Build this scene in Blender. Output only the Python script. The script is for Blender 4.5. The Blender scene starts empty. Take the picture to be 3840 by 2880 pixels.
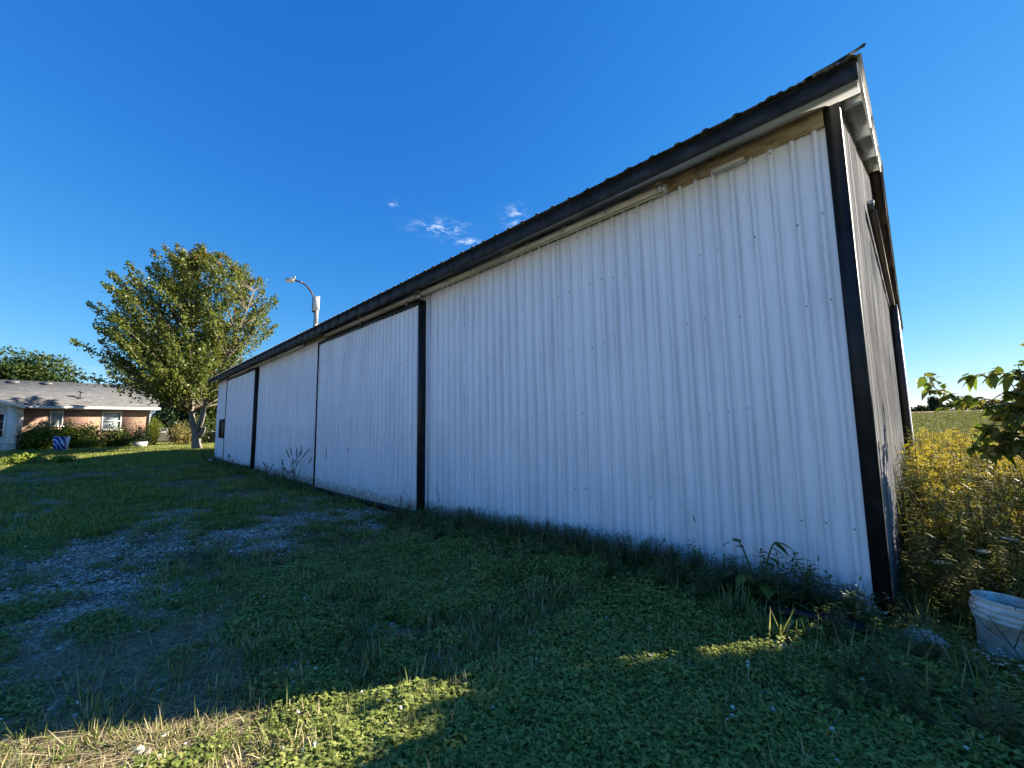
import bpy, math, random
import numpy as np
from math import radians, sin, cos, pi

rng = np.random.default_rng(7)
random.seed(7)
scene = bpy.context.scene
COL = scene.collection

# ------------------------------------------------------------------ camera
def setup_camera():
    cd = bpy.data.cameras.new('camera')
    cam = bpy.data.objects.new('camera', cd)
    COL.objects.link(cam)
    cd.sensor_fit = 'HORIZONTAL'; cd.sensor_width = 36.0
    cd.lens = 36.0 * 1520 / 3840
    cd.clip_start = 0.05; cd.clip_end = 4000
    yaw, pitch, roll = radians(134.8), radians(6.0), radians(0.87)
    F = np.array([cos(yaw)*cos(pitch), sin(yaw)*cos(pitch), sin(pitch)])
    R0 = np.array([sin(yaw), -cos(yaw), 0.0]); U0 = np.cross(R0, F)
    R = R0*cos(roll) - U0*sin(roll); U = U0*cos(roll) + R0*sin(roll)
    import mathutils
    m = mathutils.Matrix(((R[0], U[0], -F[0], 0), (R[1], U[1], -F[1], 0), (R[2], U[2], -F[2], 1.5), (0, 0, 0, 1)))
    cam.matrix_world = m
    scene.camera = cam
    return F, R, U
CF, CR, CU = setup_camera()
def at(px, py, t):
    """point seen at photo pixel (3840x2880) at depth t - used to place far things once, in metres"""
    return np.array([0, 0, 1.5]) + t*(CF + CR*(px-1920)/1520 - CU*(py-1440)/1520)

# ------------------------------------------------------------------ world, sun, exposure
SUN_AZ, SUN_EL = 54.2, 27.0           # degrees from +X towards +Y, above the horizon
def setup_light():
    w = bpy.data.worlds.new('World'); scene.world = w; w.use_nodes = True
    nt = w.node_tree; nt.nodes.clear(); N = nt.nodes.new; L = nt.links.new
    out = N('ShaderNodeOutputWorld'); bg = N('ShaderNodeBackground')
    sky = N('ShaderNodeTexSky'); sky.sky_type = 'NISHITA'; sky.sun_disc = False
    sky.sun_elevation = radians(SUN_EL); sky.sun_rotation = radians(90 - SUN_AZ)
    sky.air_density = 1.0; sky.dust_density = 0.0; sky.ozone_density = 1.0; sky.altitude = 200
    # camera-like colour response of the clear sky, the same in every direction
    sep = N('ShaderNodeSeparateColor'); L(sky.outputs[0], sep.inputs[0]); hs = N('ShaderNodeCombineColor')
    for ch, (gm, ml) in enumerate(((1.52, .067), (.86, .328), (.42, 1.05))):
        pw = N('ShaderNodeMath'); pw.operation = 'POWER'; L(sep.outputs[ch], pw.inputs[0]); pw.inputs[1].default_value = gm
        mu = N('ShaderNodeMath'); mu.operation = 'MULTIPLY'; L(pw.outputs[0], mu.inputs[0]); mu.inputs[1].default_value = ml
        L(mu.outputs[0], hs.inputs[ch])
    # a few thin cloud wisps, placed by direction in the sky
    tc = N('ShaderNodeTexCoord')
    def wisp(px, py, sx, sy):
        d = at(px, py, 1.0) - np.array([0, 0, 1.5]); d = d/np.linalg.norm(d)
        h = np.array([-d[1], d[0], 0]); h = h/np.linalg.norm(h); v = np.cross(d, h)
        res = []
        for ax, s in ((h, sx), (v, sy)):
            dp = N('ShaderNodeVectorMath'); dp.operation = 'DOT_PRODUCT'; L(tc.outputs['Generated'], dp.inputs[0]); dp.inputs[1].default_value = tuple(ax)
            m = N('ShaderNodeMath'); m.operation = 'DIVIDE'; L(dp.outputs['Value'], m.inputs[0]); m.inputs[1].default_value = s
            m2 = N('ShaderNodeMath'); m2.operation = 'POWER'; L(m.outputs[0], m2.inputs[0]); m2.inputs[1].default_value = 2.0
            ab = N('ShaderNodeMath'); ab.operation = 'MULTIPLY'; L(m.outputs[0], ab.inputs[0]); L(m.outputs[0], ab.inputs[1])
            res.append(ab)
        s = N('ShaderNodeMath'); s.operation = 'ADD'; L(res[0].outputs[0], s.inputs[0]); L(res[1].outputs[0], s.inputs[1])
        f = N('ShaderNodeVectorMath'); f.operation = 'DOT_PRODUCT'; L(tc.outputs['Generated'], f.inputs[0]); f.inputs[1].default_value = tuple(d)
        g = N('ShaderNodeMath'); g.operation = 'GREATER_THAN'; L(f.outputs['Value'], g.inputs[0]); g.inputs[1].default_value = 0.5
        e = N('ShaderNodeMath'); e.operation = 'MULTIPLY'; L(s.outputs[0], e.inputs[0]); e.inputs[1].default_value = -1.0
        x = N('ShaderNodeMath'); x.operation = 'EXPONENT'; L(e.outputs[0], x.inputs[0])
        y = N('ShaderNodeMath'); y.operation = 'MULTIPLY'; L(x.outputs[0], y.inputs[0]); L(g.outputs[0], y.inputs[1])
        return y
    ws = [wisp(1650, 853, .048, .013), wisp(1755, 908, .034, .008), wisp(1930, 812, .020, .020),
          wisp(1475, 763, .008, .005), wisp(360, 1420, .22, .012), wisp(420, 1370, .12, .006)]
    wt = [.95, .8, .75, .9, .35, .25]
    acc = None
    for a, k in zip(ws, wt):
        m = N('ShaderNodeMath'); m.operation = 'MULTIPLY'; L(a.outputs[0], m.inputs[0]); m.inputs[1].default_value = k
        if acc is None: acc = m
        else:
            s = N('ShaderNodeMath'); s.operation = 'ADD'; L(acc.outputs[0], s.inputs[0]); L(m.outputs[0], s.inputs[1]); acc = s
    mp = N('ShaderNodeMapping'); mp.inputs['Scale'].default_value = (1, 1, 3.0); L(tc.outputs['Generated'], mp.inputs[0])
    nz = N('ShaderNodeTexNoise'); nz.inputs['Scale'].default_value = 34; nz.inputs['Detail'].default_value = 7; nz.inputs['Roughness'].default_value = .68
    L(mp.outputs[0], nz.inputs['Vector'])
    rp = N('ShaderNodeValToRGB'); rp.color_ramp.elements[0].position = .47; rp.color_ramp.elements[1].position = .72
    L(nz.outputs[0], rp.inputs[0])
    mm = N('ShaderNodeMath'); mm.operation = 'MULTIPLY'; mm.use_clamp = True; L(acc.outputs[0], mm.inputs[0]); L(rp.outputs[0], mm.inputs[1])
    mix = N('ShaderNodeMix'); mix.data_type = 'RGBA'
    L(mm.outputs[0], mix.inputs['Factor']); L(hs.outputs[0], mix.inputs[6]); mix.inputs[7].default_value = (2.6, 2.9, 3.4, 1)
    L(mix.outputs[2], bg.inputs['Color']); bg.inputs['Strength'].default_value = 0.12
    L(bg.outputs[0], out.inputs[0])
    sd = bpy.data.lights.new('sun', 'SUN'); sd.energy = 4.6; sd.angle = radians(0.5); sd.color = (1.0, .90, .74)
    so = bpy.data.objects.new('sun', sd); COL.objects.link(so)
    az, el = radians(SUN_AZ), radians(SUN_EL)
    import mathutils
    d = mathutils.Vector((-cos(az)*cos(el), -sin(az)*cos(el), -sin(el)))
    so.rotation_euler = d.to_track_quat('-Z', 'Y').to_euler(); so.location = (20, 30, 30)
    vs = scene.view_settings
    vs.view_transform = 'Standard'; vs.look = 'None'; vs.gamma = 1.0; vs.use_curve_mapping = False
    vs.exposure = 1.90
    scene.render.engine = 'CYCLES'
    scene.cycles.max_bounces = 6; scene.cycles.diffuse_bounces = 3; scene.cycles.transparent_max_bounces = 8
    scene.cycles.use_denoising = True
setup_light()

# ------------------------------------------------------------------ materials
def ramp_cols(rp, stops):
    cr = rp.color_ramp
    while len(cr.elements) > len(stops): cr.elements.remove(cr.elements[-1])
    while len(cr.elements) < len(stops): cr.elements.new(.5)
    for e, (p, c) in zip(cr.elements, stops):
        e.position = p; e.color = (*c, 1)
def new_mat(name):
    m = bpy.data.materials.new(name); m.use_nodes = True
    nt = m.node_tree; b = nt.nodes['Principled BSDF']
    return m, nt, b
def surf(name, stops, scale=6, rough=.6, bump=0, bscale=None, metal=0, spec=.5, stretch=(1, 1, 1), detail=6, coat=0):
    """surface coloured by stretched noise through a ramp, with optional bump"""
    m, nt, b = new_mat(name); N = nt.nodes.new; L = nt.links.new
    tc = N('ShaderNodeTexCoord'); mp = N('ShaderNodeMapping'); mp.inputs['Scale'].default_value = stretch
    L(tc.outputs['Object'], mp.inputs[0])
    nz = N('ShaderNodeTexNoise'); nz.inputs['Scale'].default_value = scale; nz.inputs['Detail'].default_value = detail; nz.inputs['Roughness'].default_value = .6
    L(mp.outputs[0], nz.inputs['Vector'])
    rp = N('ShaderNodeValToRGB'); ramp_cols(rp, stops); L(nz.outputs[0], rp.inputs[0])
    L(rp.outputs[0], b.inputs['Base Color'])
    b.inputs['Roughness'].default_value = rough; b.inputs['Metallic'].default_value = metal
    b.inputs['Specular IOR Level'].default_value = spec
    if bump:
        n2 = N('ShaderNodeTexNoise'); n2.inputs['Scale'].default_value = bscale or scale*4; n2.inputs['Detail'].default_value = 5
        L(mp.outputs[0], n2.inputs['Vector'])
        bp = N('ShaderNodeBump'); bp.inputs['Strength'].default_value = bump; bp.inputs['Distance'].default_value = .02
        L(n2.outputs[0], bp.inputs['Height']); L(bp.outputs[0], b.inputs['Normal'])
    return m
def leafmat(name, stops, trans=.35, rough=.5, tint=(1.25, 1.3, .7), spec=.3):
    """leaf: colour varied per leaf (face attribute rnd) and per plant, part of the light passes through"""
    m, nt, b = new_mat(name); N = nt.nodes.new; L = nt.links.new
    at_ = N('ShaderNodeAttribute'); at_.attribute_name = 'rnd'
    oi = N('ShaderNodeObjectInfo')
    a = N('ShaderNodeMath'); a.operation = 'MULTIPLY_ADD'; L(oi.outputs['Random'], a.inputs[0]); a.inputs[1].default_value = .3; L(at_.outputs['Fac'], a.inputs[2])
    s = N('ShaderNodeMath'); s.operation = 'SUBTRACT'; L(a.outputs[0], s.inputs[0]); s.inputs[1].default_value = .15
    rp = N('ShaderNodeValToRGB'); ramp_cols(rp, stops); L(s.outputs[0], rp.inputs[0])
    L(rp.outputs[0], b.inputs['Base Color']); b.inputs['Roughness'].default_value = rough; b.inputs['Specular IOR Level'].default_value = spec
    tl = N('ShaderNodeBsdfTranslucent')
    mu = N('ShaderNodeMix'); mu.data_type = 'RGBA'; mu.blend_type = 'MULTIPLY'; mu.inputs['Factor'].default_value = 1
    L(rp.outputs[0], mu.inputs[6]); mu.inputs[7].default_value = (*tint, 1)
    L(mu.outputs[2], tl.inputs['Color'])
    ms = N('ShaderNodeMixShader'); ms.inputs[0].default_value = trans
    L(b.outputs[0], ms.inputs[1]); L(tl.outputs[0], ms.inputs[2])
    L(ms.outputs[0], nt.nodes['Material Output'].inputs['Surface'])
    return m
M = {}
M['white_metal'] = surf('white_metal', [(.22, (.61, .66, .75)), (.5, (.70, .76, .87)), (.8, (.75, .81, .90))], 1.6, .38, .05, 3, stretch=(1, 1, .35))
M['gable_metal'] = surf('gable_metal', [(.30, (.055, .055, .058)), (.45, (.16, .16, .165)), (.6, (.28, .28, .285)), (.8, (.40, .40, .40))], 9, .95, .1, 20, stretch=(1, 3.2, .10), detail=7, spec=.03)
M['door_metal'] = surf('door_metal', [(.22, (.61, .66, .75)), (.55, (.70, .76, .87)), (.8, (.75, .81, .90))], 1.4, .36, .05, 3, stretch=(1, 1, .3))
def weather(m, amount=.5):
    """rain streaks down the sheet and mud splashed up from the ground, broken up by noise"""
    nt = m.node_tree; N = nt.nodes.new; L = nt.links.new; b = nt.nodes['Principled BSDF']; src = b.inputs['Base Color'].links[0].from_socket
    tc = N('ShaderNodeTexCoord')
    def nz(sc, st, d=6):
        mp = N('ShaderNodeMapping'); mp.inputs['Scale'].default_value = st; L(tc.outputs['Object'], mp.inputs[0]); n = N('ShaderNodeTexNoise'); n.inputs['Scale'].default_value = sc; n.inputs['Detail'].default_value = d; n.inputs['Roughness'].default_value = .7; L(mp.outputs[0], n.inputs['Vector']); return n
    def mixc(f, a, col): x = N('ShaderNodeMix'); x.data_type = 'RGBA'; L(f, x.inputs['Factor']); L(a, x.inputs[6]); x.inputs[7].default_value = (*col, 1); return x.outputs[2]
    r = N('ShaderNodeValToRGB'); ramp_cols(r, [(.50, (0, 0, 0)), (.78, (amount,)*3)]); L(nz(5, (6, 6, .22)).outputs[0], r.inputs[0]); c = mixc(r.outputs[0], src, (.36, .34, .31))
    sp = N('ShaderNodeSeparateXYZ'); L(tc.outputs['Object'], sp.inputs[0]); n2 = nz(16, (1, 1, 1), 8)
    mr = N('ShaderNodeMapRange'); L(sp.outputs['Z'], mr.inputs[0]); mr.inputs[1].default_value = .08; mr.inputs[2].default_value = .62; mr.inputs[3].default_value = .30; mr.inputs[4].default_value = -.18
    ad = N('ShaderNodeMath'); ad.operation = 'ADD'; L(n2.outputs[0], ad.inputs[0]); L(mr.outputs[0], ad.inputs[1])
    r2 = N('ShaderNodeValToRGB'); ramp_cols(r2, [(.56, (0, 0, 0)), (.80, (.75,)*3)]); L(ad.outputs[0], r2.inputs[0]); c = mixc(r2.outputs[0], c, (.20, .17, .11))
    L(c, b.inputs['Base Color'])
weather(M['white_metal'], .50); weather(M['door_metal'], .55)
M['black_trim'] = surf('black_trim', [(.35, (.006, .007, .009)), (.6, (.015, .016, .019)), (.78, (.05, .05, .052))], 5, .5, .05, 30, spec=.3)
M['fascia'] = surf('fascia', [(.3, (.012, .015, .021)), (.55, (.020, .025, .034)), (.72, (.045, .052, .060))], 9, .6, .12, 60, spec=.25, detail=10)
M['soffit'] = surf('soffit', [(.3, (.30, .30, .30)), (.7, (.46, .46, .45))], 3, .5, .06, 20)
M['soffit_grey'] = surf('soffit_grey', [(.3, (.11, .125, .125)), (.7, (.22, .24, .235))], 6, .45, .25, 8)
M['old_wood'] = surf('old_wood', [(.28, (.05, .04, .025)), (.42, (.24, .19, .11)), (.7, (.42, .35, .22))], 5, .85, .3, 40, stretch=(1.2, 6, 5), detail=9)
M['track_paint'] = surf('track_paint', [(.3, (.44, .43, .36)), (.6, (.60, .59, .50)), (.8, (.68, .67, .58))], 4, .5, .05, 30)
M['galv'] = surf('galv', [(.3, (.35, .36, .37)), (.7, (.52, .53, .54))], 9, .4, .05, 40, metal=.7)
M['roof_metal'] = surf('roof_metal', [(.3, (.30, .30, .31)), (.7, (.48, .48, .49))], 2, .4, .05, 20, spec=.5)
M['screw'] = surf('screw', [(.3, (.05, .045, .045)), (.7, (.20, .18, .17))], 20, .4, metal=.3)
M['brown_frame'] = surf('brown_frame', [(.3, (.012, .008, .006)), (.7, (.03, .02, .015))], 8, .6)
M['brown_door'] = surf('brown_door', [(.3, (.03, .022, .018)), (.7, (.06, .045, .038))], 5, .6, .1, 20)
M['white_paint'] = surf('white_paint', [(.3, (.62, .66, .68)), (.7, (.78, .80, .80))], 3, .5, .06, 30)
M['gutter_white'] = surf('gutter_white', [(.3, (.56, .56, .55)), (.7, (.64, .64, .63))], 3, .4)
M['vent_grey'] = surf('vent_grey', [(.3, (.05, .05, .055)), (.7, (.09, .09, .095))], 6, .5)
M['pole_wood'] = surf('pole_wood', [(.3, (.34, .31, .27)), (.7, (.52, .48, .43))], 6, .8, .2, 30, stretch=(4, 4, .5))
M['lamp_grey'] = surf('lamp_grey', [(.3, (.20, .21, .20)), (.7, (.32, .33, .31))], 8, .45, metal=.3)
M['arm_brown'] = surf('arm_brown', [(.3, (.045, .028, .02)), (.7, (.09, .06, .045))], 8, .6)
M['lamp_glass'] = surf('lamp_glass', [(.3, (.62, .58, .46)), (.7, (.78, .74, .62))], 5, .2)
M['box_white'] = surf('box_white', [(.3, (.42, .40, .36)), (.5, (.66, .64, .60)), (.8, (.76, .74, .70))], 9, .6)
M['bark'] = surf('bark', [(.3, (.09, .075, .06)), (.55, (.20, .175, .145)), (.75, (.29, .26, .22))], 9, .9, .8, 26, stretch=(2, 2, .5), detail=8)
M['twig'] = surf('twig', [(.3, (.10, .08, .06)), (.7, (.19, .16, .12))], 8, .85)
M['rock'] = surf('rock', [(.3, (.22, .185, .15)), (.55, (.38, .33, .28)), (.75, (.50, .44, .38))], 7, .9, .6, 28, detail=9)
M['pebble'] = leafmat('pebble', [(0, (.16, .13, .10)), (.4, (.36, .31, .25)), (.8, (.52, .46, .39)), (1, (.68, .63, .56))], trans=0, rough=.8)
M['pipe_black'] = surf('pipe_black', [(.3, (.008, .008, .009)), (.7, (.016, .016, .018))], 8, .38, spec=.4)
M['bucket'] = surf('bucket', [(.30, (.16, .15, .12)), (.44, (.42, .42, .40)), (.58, (.62, .63, .62)), (.8, (.72, .73, .73))], 6, .5, .05, 20, detail=8)
M['soil'] = surf('soil', [(.3, (.03, .022, .015)), (.7, (.07, .052, .035))], 20, .95, .5, 50)
M['pool_wall'] = surf('pool_wall', [(.3, (.085, .085, .09)), (.7, (.16, .16, .165))], 2.5, .6)
M['pool_cover'] = surf('pool_cover', [(.3, (.02, .05, .05)), (.7, (.04, .09, .08))], 2.5, .6)
M['pot_grey'] = surf('pot_grey', [(.3, (.26, .26, .255)), (.7, (.38, .38, .37))], 5, .8)
M['dark_glass'] = surf('dark_glass', [(.35, (.006, .006, .008)), (.7, (.03, .025, .022))], 5, .06, spec=.8)
M['curtain_glass'] = surf('curtain_glass', [(.3, (.16, .20, .23)), (.55, (.30, .34, .36)), (.75, (.48, .50, .50))], 2.2, .12, spec=.7)
M['board_white'] = surf('board_white', [(.3, (.52, .55, .56)), (.7, (.70, .72, .72))], 4, .6, .08, 30, stretch=(1, 1, .4))
M['slat_pink'] = surf('slat_pink', [(.3, (.62, .55, .54)), (.7, (.74, .68, .66))], 4, .6)
M['siding_cream'] = surf('siding_cream', [(.3, (.55, .55, .48)), (.7, (.68, .68, .60))], 4, .6)

def brick_mat():
    m, nt, b = new_mat('brick'); N = nt.nodes.new; L = nt.links.new
    tc = N('ShaderNodeTexCoord'); sp = N('ShaderNodeSeparateXYZ'); L(tc.outputs['Object'], sp.inputs[0])
    cb = N('ShaderNodeCombineXYZ'); L(sp.outputs['X'], cb.inputs[0]); L(sp.outputs['Z'], cb.inputs[1])
    bk = N('ShaderNodeTexBrick'); L(cb.outputs[0], bk.inputs['Vector'])
    bk.inputs['Scale'].default_value = 1.0; bk.inputs['Brick Width'].default_value = .30; bk.inputs['Row Height'].default_value = .085
    bk.inputs['Mortar Size'].default_value = .008; bk.inputs['Bias'].default_value = -.1
    bk.inputs['Color1'].default_value = (.26, .135, .085, 1); bk.inputs['Color2'].default_value = (.17, .085, .058, 1); bk.inputs['Mortar'].default_value = (.36, .31, .25, 1)
    nz = N('ShaderNodeTexNoise'); nz.inputs['Scale'].default_value = 3; L(tc.outputs['Object'], nz.inputs['Vector'])
    mx = N('ShaderNodeMix'); mx.data_type = 'RGBA'; mx.blend_type = 'OVERLAY'; mx.inputs['Factor'].default_value = .35
    L(bk.outputs[0], mx.inputs[6]); L(nz.outputs['Color'], mx.inputs[7]); L(mx.outputs[2], b.inputs['Base Color'])
    bp = N('ShaderNodeBump'); bp.inputs['Strength'].default_value = .5; bp.inputs['Distance'].default_value = .01; bp.invert = True
    L(bk.outputs['Fac'], bp.inputs['Height']); L(bp.outputs[0], b.inputs['Normal']); b.inputs['Roughness'].default_value = .85
    return m
M['brick'] = brick_mat()
def shingle_mat():
    m, nt, b = new_mat('shingles'); N = nt.nodes.new; L = nt.links.new
    tc = N('ShaderNodeTexCoord'); sp = N('ShaderNodeSeparateXYZ'); L(tc.outputs['Object'], sp.inputs[0])
    cb = N('ShaderNodeCombineXYZ'); L(sp.outputs['X'], cb.inputs[0]); L(sp.outputs['Y'], cb.inputs[1])
    bk = N('ShaderNodeTexBrick'); L(cb.outputs[0], bk.inputs['Vector'])
    bk.inputs['Scale'].default_value = 1.0; bk.inputs['Brick Width'].default_value = .34; bk.inputs['Row Height'].default_value = .15; bk.inputs['Mortar Size'].default_value = .006
    bk.inputs['Color1'].default_value = (.115, .115, .115, 1); bk.inputs['Color2'].default_value = (.07, .07, .07, 1); bk.inputs['Mortar'].default_value = (.10, .095, .09, 1)
    nz = N('ShaderNodeTexNoise'); nz.inputs['Scale'].default_value = 5; nz.inputs['Detail'].default_value = 6; L(tc.outputs['Object'], nz.inputs['Vector'])
    mx = N('ShaderNodeMix'); mx.data_type = 'RGBA'; mx.blend_type = 'OVERLAY'; mx.inputs['Factor'].default_value = .5
    L(bk.outputs[0], mx.inputs[6]); L(nz.outputs[0], mx.inputs[7]); L(mx.outputs[2], b.inputs['Base Color'])
    b.inputs['Roughness'].default_value = .9
    bp = N('ShaderNodeBump'); bp.inputs['Strength'].default_value = .6; bp.inputs['Distance'].default_value = .02; bp.invert = True
    L(bk.outputs['Fac'], bp.inputs['Height']); L(bp.outputs[0], b.inputs['Normal'])
    return m
M['shingles'] = shingle_mat()
def swirl_mat():
    m, nt, b = new_mat('blue_print'); N = nt.nodes.new; L = nt.links.new
    tc = N('ShaderNodeTexCoord'); w = N('ShaderNodeTexWave'); w.inputs['Scale'].default_value = 1.6; w.inputs['Distortion'].default_value = 9; w.inputs['Detail'].default_value = 3
    w.inputs['Detail Scale'].default_value = 1.4
    mp = N('ShaderNodeMapping'); mp.inputs['Rotation'].default_value = (0, .7, .3); L(tc.outputs['Object'], mp.inputs[0]); L(mp.outputs[0], w.inputs['Vector'])
    rp = N('ShaderNodeValToRGB'); ramp_cols(rp, [(.0, (.008, .02, .16)), (.45, (.012, .06, .40)), (.78, (.03, .16, .58)), (.93, (.55, .64, .78))]); L(w.outputs[0], rp.inputs[0])
    L(rp.outputs[0], b.inputs['Base Color']); b.inputs['Roughness'].default_value = .35
    return m
M['blue_print'] = swirl_mat()
# plants
M['clover'] = leafmat('clover', [(0, (.085, .115, .028)), (.35, (.185, .230, .052)), (.7, (.26, .30, .075)), (1, (.36, .38, .12))], .25, .6, spec=.12)
M['grass'] = leafmat('grass', [(0, (.085, .115, .028)), (.4, (.155, .195, .050)), (.68, (.22, .24, .075)), (.84, (.34, .29, .14)), (1, (.48, .41, .23))], .3, .5)
M['lawn'] = leafmat('lawn', [(0, (.095, .130, .024)), (.4, (.185, .230, .040)), (.75, (.28, .29, .07)), (1, (.42, .36, .17))], .3, .5)
M['straw'] = leafmat('straw', [(0, (.22, .17, .085)), (.5, (.37, .30, .165)), (1, (.52, .44, .27))], .2, .7)
M['broadleaf'] = leafmat('broadleaf', [(0, (.060, .090, .018)), (.5, (.125, .175, .034)), (1, (.21, .25, .06))], .25, .42)
M['weed'] = leafmat('weed', [(0, (.040, .062, .020)), (.5, (.080, .118, .034)), (1, (.15, .175, .06))], .3, .45)
M['weed_dry'] = leafmat('weed_dry', [(0, (.035, .030, .015)), (.5, (.09, .07, .03)), (1, (.17, .13, .06))], .25, .7)
M['goldleaf'] = leafmat('goldleaf', [(0, (.055, .072, .014)), (.4, (.13, .145, .026)), (.75, (.22, .21, .040)), (1, (.34, .27, .07))], .38, .5)
M['goldbloom'] = leafmat('goldbloom', [(0, (.26, .19, .02)), (.5, (.46, .35, .035)), (1, (.62, .50, .07))], .3, .7)
M['petal'] = leafmat('petal', [(0, (.60, .62, .56)), (1, (.82, .83, .80))], .3, .7, tint=(1, 1, 1))
M['maple'] = leafmat('maple', [(0, (.038, .058, .012)), (.4, (.090, .122, .021)), (.75, (.155, .178, .032)), (.93, (.19, .15, .03)), (1, (.24, .09, .03))], .32, .45)
M['far_leaf'] = leafmat('far_leaf', [(0, (.020, .040, .010)), (.5, (.05, .080, .017)), (1, (.10, .125, .03))], .28, .5)
M['dark_leaf'] = leafmat('dark_leaf', [(0, (.010, .024, .010)), (.5, (.022, .045, .016)), (1, (.05, .075, .022))], .22, .5)
M['shrub_leaf'] = leafmat('shrub_leaf', [(0, (.034, .048, .012)), (.5, (.090, .115, .026)), (1, (.19, .19, .05))], .3, .45)
M['bright_leaf'] = leafmat('bright_leaf', [(0, (.07, .11, .014)), (.5, (.16, .20, .025)), (1, (.26, .28, .05))], .35, .5)
M['gold_shrub'] = leafmat('gold_shrub', [(0, (.10, .085, .02)), (.5, (.20, .17, .05)), (1, (.32, .27, .10))], .3, .55)
M['sapling_leaf'] = leafmat('sapling_leaf', [(0, (.050, .075, .016)), (.5, (.10, .145, .026)), (.85, (.18, .21, .04)), (1, (.24, .20, .06))], .42, .42)
M['soy'] = leafmat('soy', [(0, (.075, .085, .035)), (.5, (.12, .13, .055)), (1, (.18, .17, .075))], .3, .6)
M['dark_red_leaf'] = leafmat('dark_red_leaf', [(0, (.05, .015, .012)), (1, (.13, .04, .03))], .25, .5)

# ------------------------------------------------------------------ geometry helpers
class Geo:
    def __init__(s): s.V = []; s.P = []; s.n = 0; s.R = []
    def add(s, V, F, rnd=None):
        V = np.asarray(V, float).reshape(-1, 3)
        if isinstance(F, np.ndarray): Fs = [F]
        else:
            by = {}
            for f in F: by.setdefault(len(f), []).append(f)
            Fs = [np.array(v, int) for v in by.values()]
        for f in Fs:
            if len(f) == 0: continue
            s.P.append(f + s.n)
            r = rng.random() if rnd is None else rnd
            s.R.append(np.broadcast_to(np.asarray(r, float), (len(f),)).copy() if np.ndim(r) == 0 else np.asarray(r, float))
        s.V.append(V); s.n += len(V); return s
    def box(s, x0, x1, y0, y1, z0, z1):
        V = [(x, y, z) for z in (z0, z1) for y in (y0, y1) for x in (x0, x1)]
        F = [(0, 2, 3, 1), (4, 5, 7, 6), (0, 1, 5, 4), (2, 6, 7, 3), (0, 4, 6, 2), (1, 3, 7, 5)]
        return s.add(V, F)
    def hexa(s, bottom, top):
        V = list(bottom) + list(top); F = [(3, 2, 1, 0), (4, 5, 6, 7), (0, 1, 5, 4), (1, 2, 6, 5), (2, 3, 7, 6), (3, 0, 4, 7)]
        return s.add(V, F)
    def tube(s, pts, radii, n=8, caps=True):
        pts = np.asarray(pts, float); k = len(pts)
        radii = np.broadcast_to(np.asarray(radii, float), (k,))
        t = np.gradient(pts, axis=0); t /= np.linalg.norm(t, axis=1)[:, None] + 1e-9
        ref = np.array([0, 0, 1.0]) if abs(t[0, 2]) < .9 else np.array([1.0, 0, 0])
        V = []
        for i in range(k):
            a = np.cross(t[i], ref); a /= np.linalg.norm(a) + 1e-9; b = np.cross(t[i], a); ref = -np.cross(t[i], a) if False else ref
            for j in range(n):
                th = 2*pi*j/n; V.append(pts[i] + radii[i]*(a*cos(th) + b*sin(th)))
        F = [(i*n+j, i*n+(j+1) % n, (i+1)*n+(j+1) % n, (i+1)*n+j) for i in range(k-1) for j in range(n)]
        s.add(V, F, .5)
        if caps:
            s.P.append(np.array([list(range(n-1, -1, -1))]) + s.n - len(V)); s.R.append(np.array([.5]))
            s.P.append(np.array([[(k-1)*n+j for j in range(n)]]) + s.n - len(V)); s.R.append(np.array([.5]))
        return s
    def lathe(s, prof, n=24, center=(0, 0, 0)):
        V = [(center[0]+r*cos(2*pi*j/n), center[1]+r*sin(2*pi*j/n), center[2]+z) for r, z in prof for j in range(n)]
        F = [(i*n+j, i*n+(j+1) % n, (i+1)*n+(j+1) % n, (i+1)*n+j) for i in range(len(prof)-1) for j in range(n)]
        return s.add(V, F)
    def mesh(s, name, smooth=False):
        me = bpy.data.meshes.new(name)
        V = np.concatenate(s.V); me.vertices.add(len(V)); me.vertices.foreach_set('co', V.astype(np.float32).ravel())
        tot = np.concatenate([np.full(len(p), p.shape[1]) for p in s.P]); idx = np.concatenate([p.ravel() for p in s.P])
        me.loops.add(len(idx)); me.loops.foreach_set('vertex_index', idx.astype(np.int32))
        me.polygons.add(len(tot)); st = np.concatenate([[0], np.cumsum(tot)[:-1]])
        me.polygons.foreach_set('loop_start', st.astype(np.int32)); me.polygons.foreach_set('loop_total', tot.astype(np.int32))
        if smooth: me.polygons.foreach_set('use_smooth', np.ones(len(tot), bool))
        a = me.attributes.new('rnd', 'FLOAT', 'FACE'); a.data.foreach_set('value', np.concatenate(s.R).astype(np.float32))
        me.update(calc_edges=True); me.validate()
        return me
    def obj(s, name, mat, parent=None, smooth=False, link=True):
        return link_mesh(name, s.mesh(name, smooth), mat, parent, link)
def link_mesh(name, me, mat, parent=None, link=True):
    if mat is not None and len(me.materials) == 0: me.materials.append(M[mat] if isinstance(mat, str) else mat)
    o = bpy.data.objects.new(name, me)
    if link: COL.objects.link(o)
    if parent is not None: o.parent = parent
    return o
def tag(o, label=None, cat=None, group=None, kind=None):
    if label: o['label'] = label
    if cat: o['category'] = cat
    if group: o['group'] = group
    if kind: o['kind'] = kind
    return o
def thing(name, label, cat, loc=(0, 0, 0), rz=0, group=None):
    o = bpy.data.objects.new(name, None); o.empty_display_size = .2; COL.objects.link(o)
    o.location = loc; o.rotation_euler = (0, 0, rz)
    return tag(o, label, cat, group)
def unit(v): v = np.asarray(v, float); return v/(np.linalg.norm(v, axis=-1, keepdims=True) + 1e-9)
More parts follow.
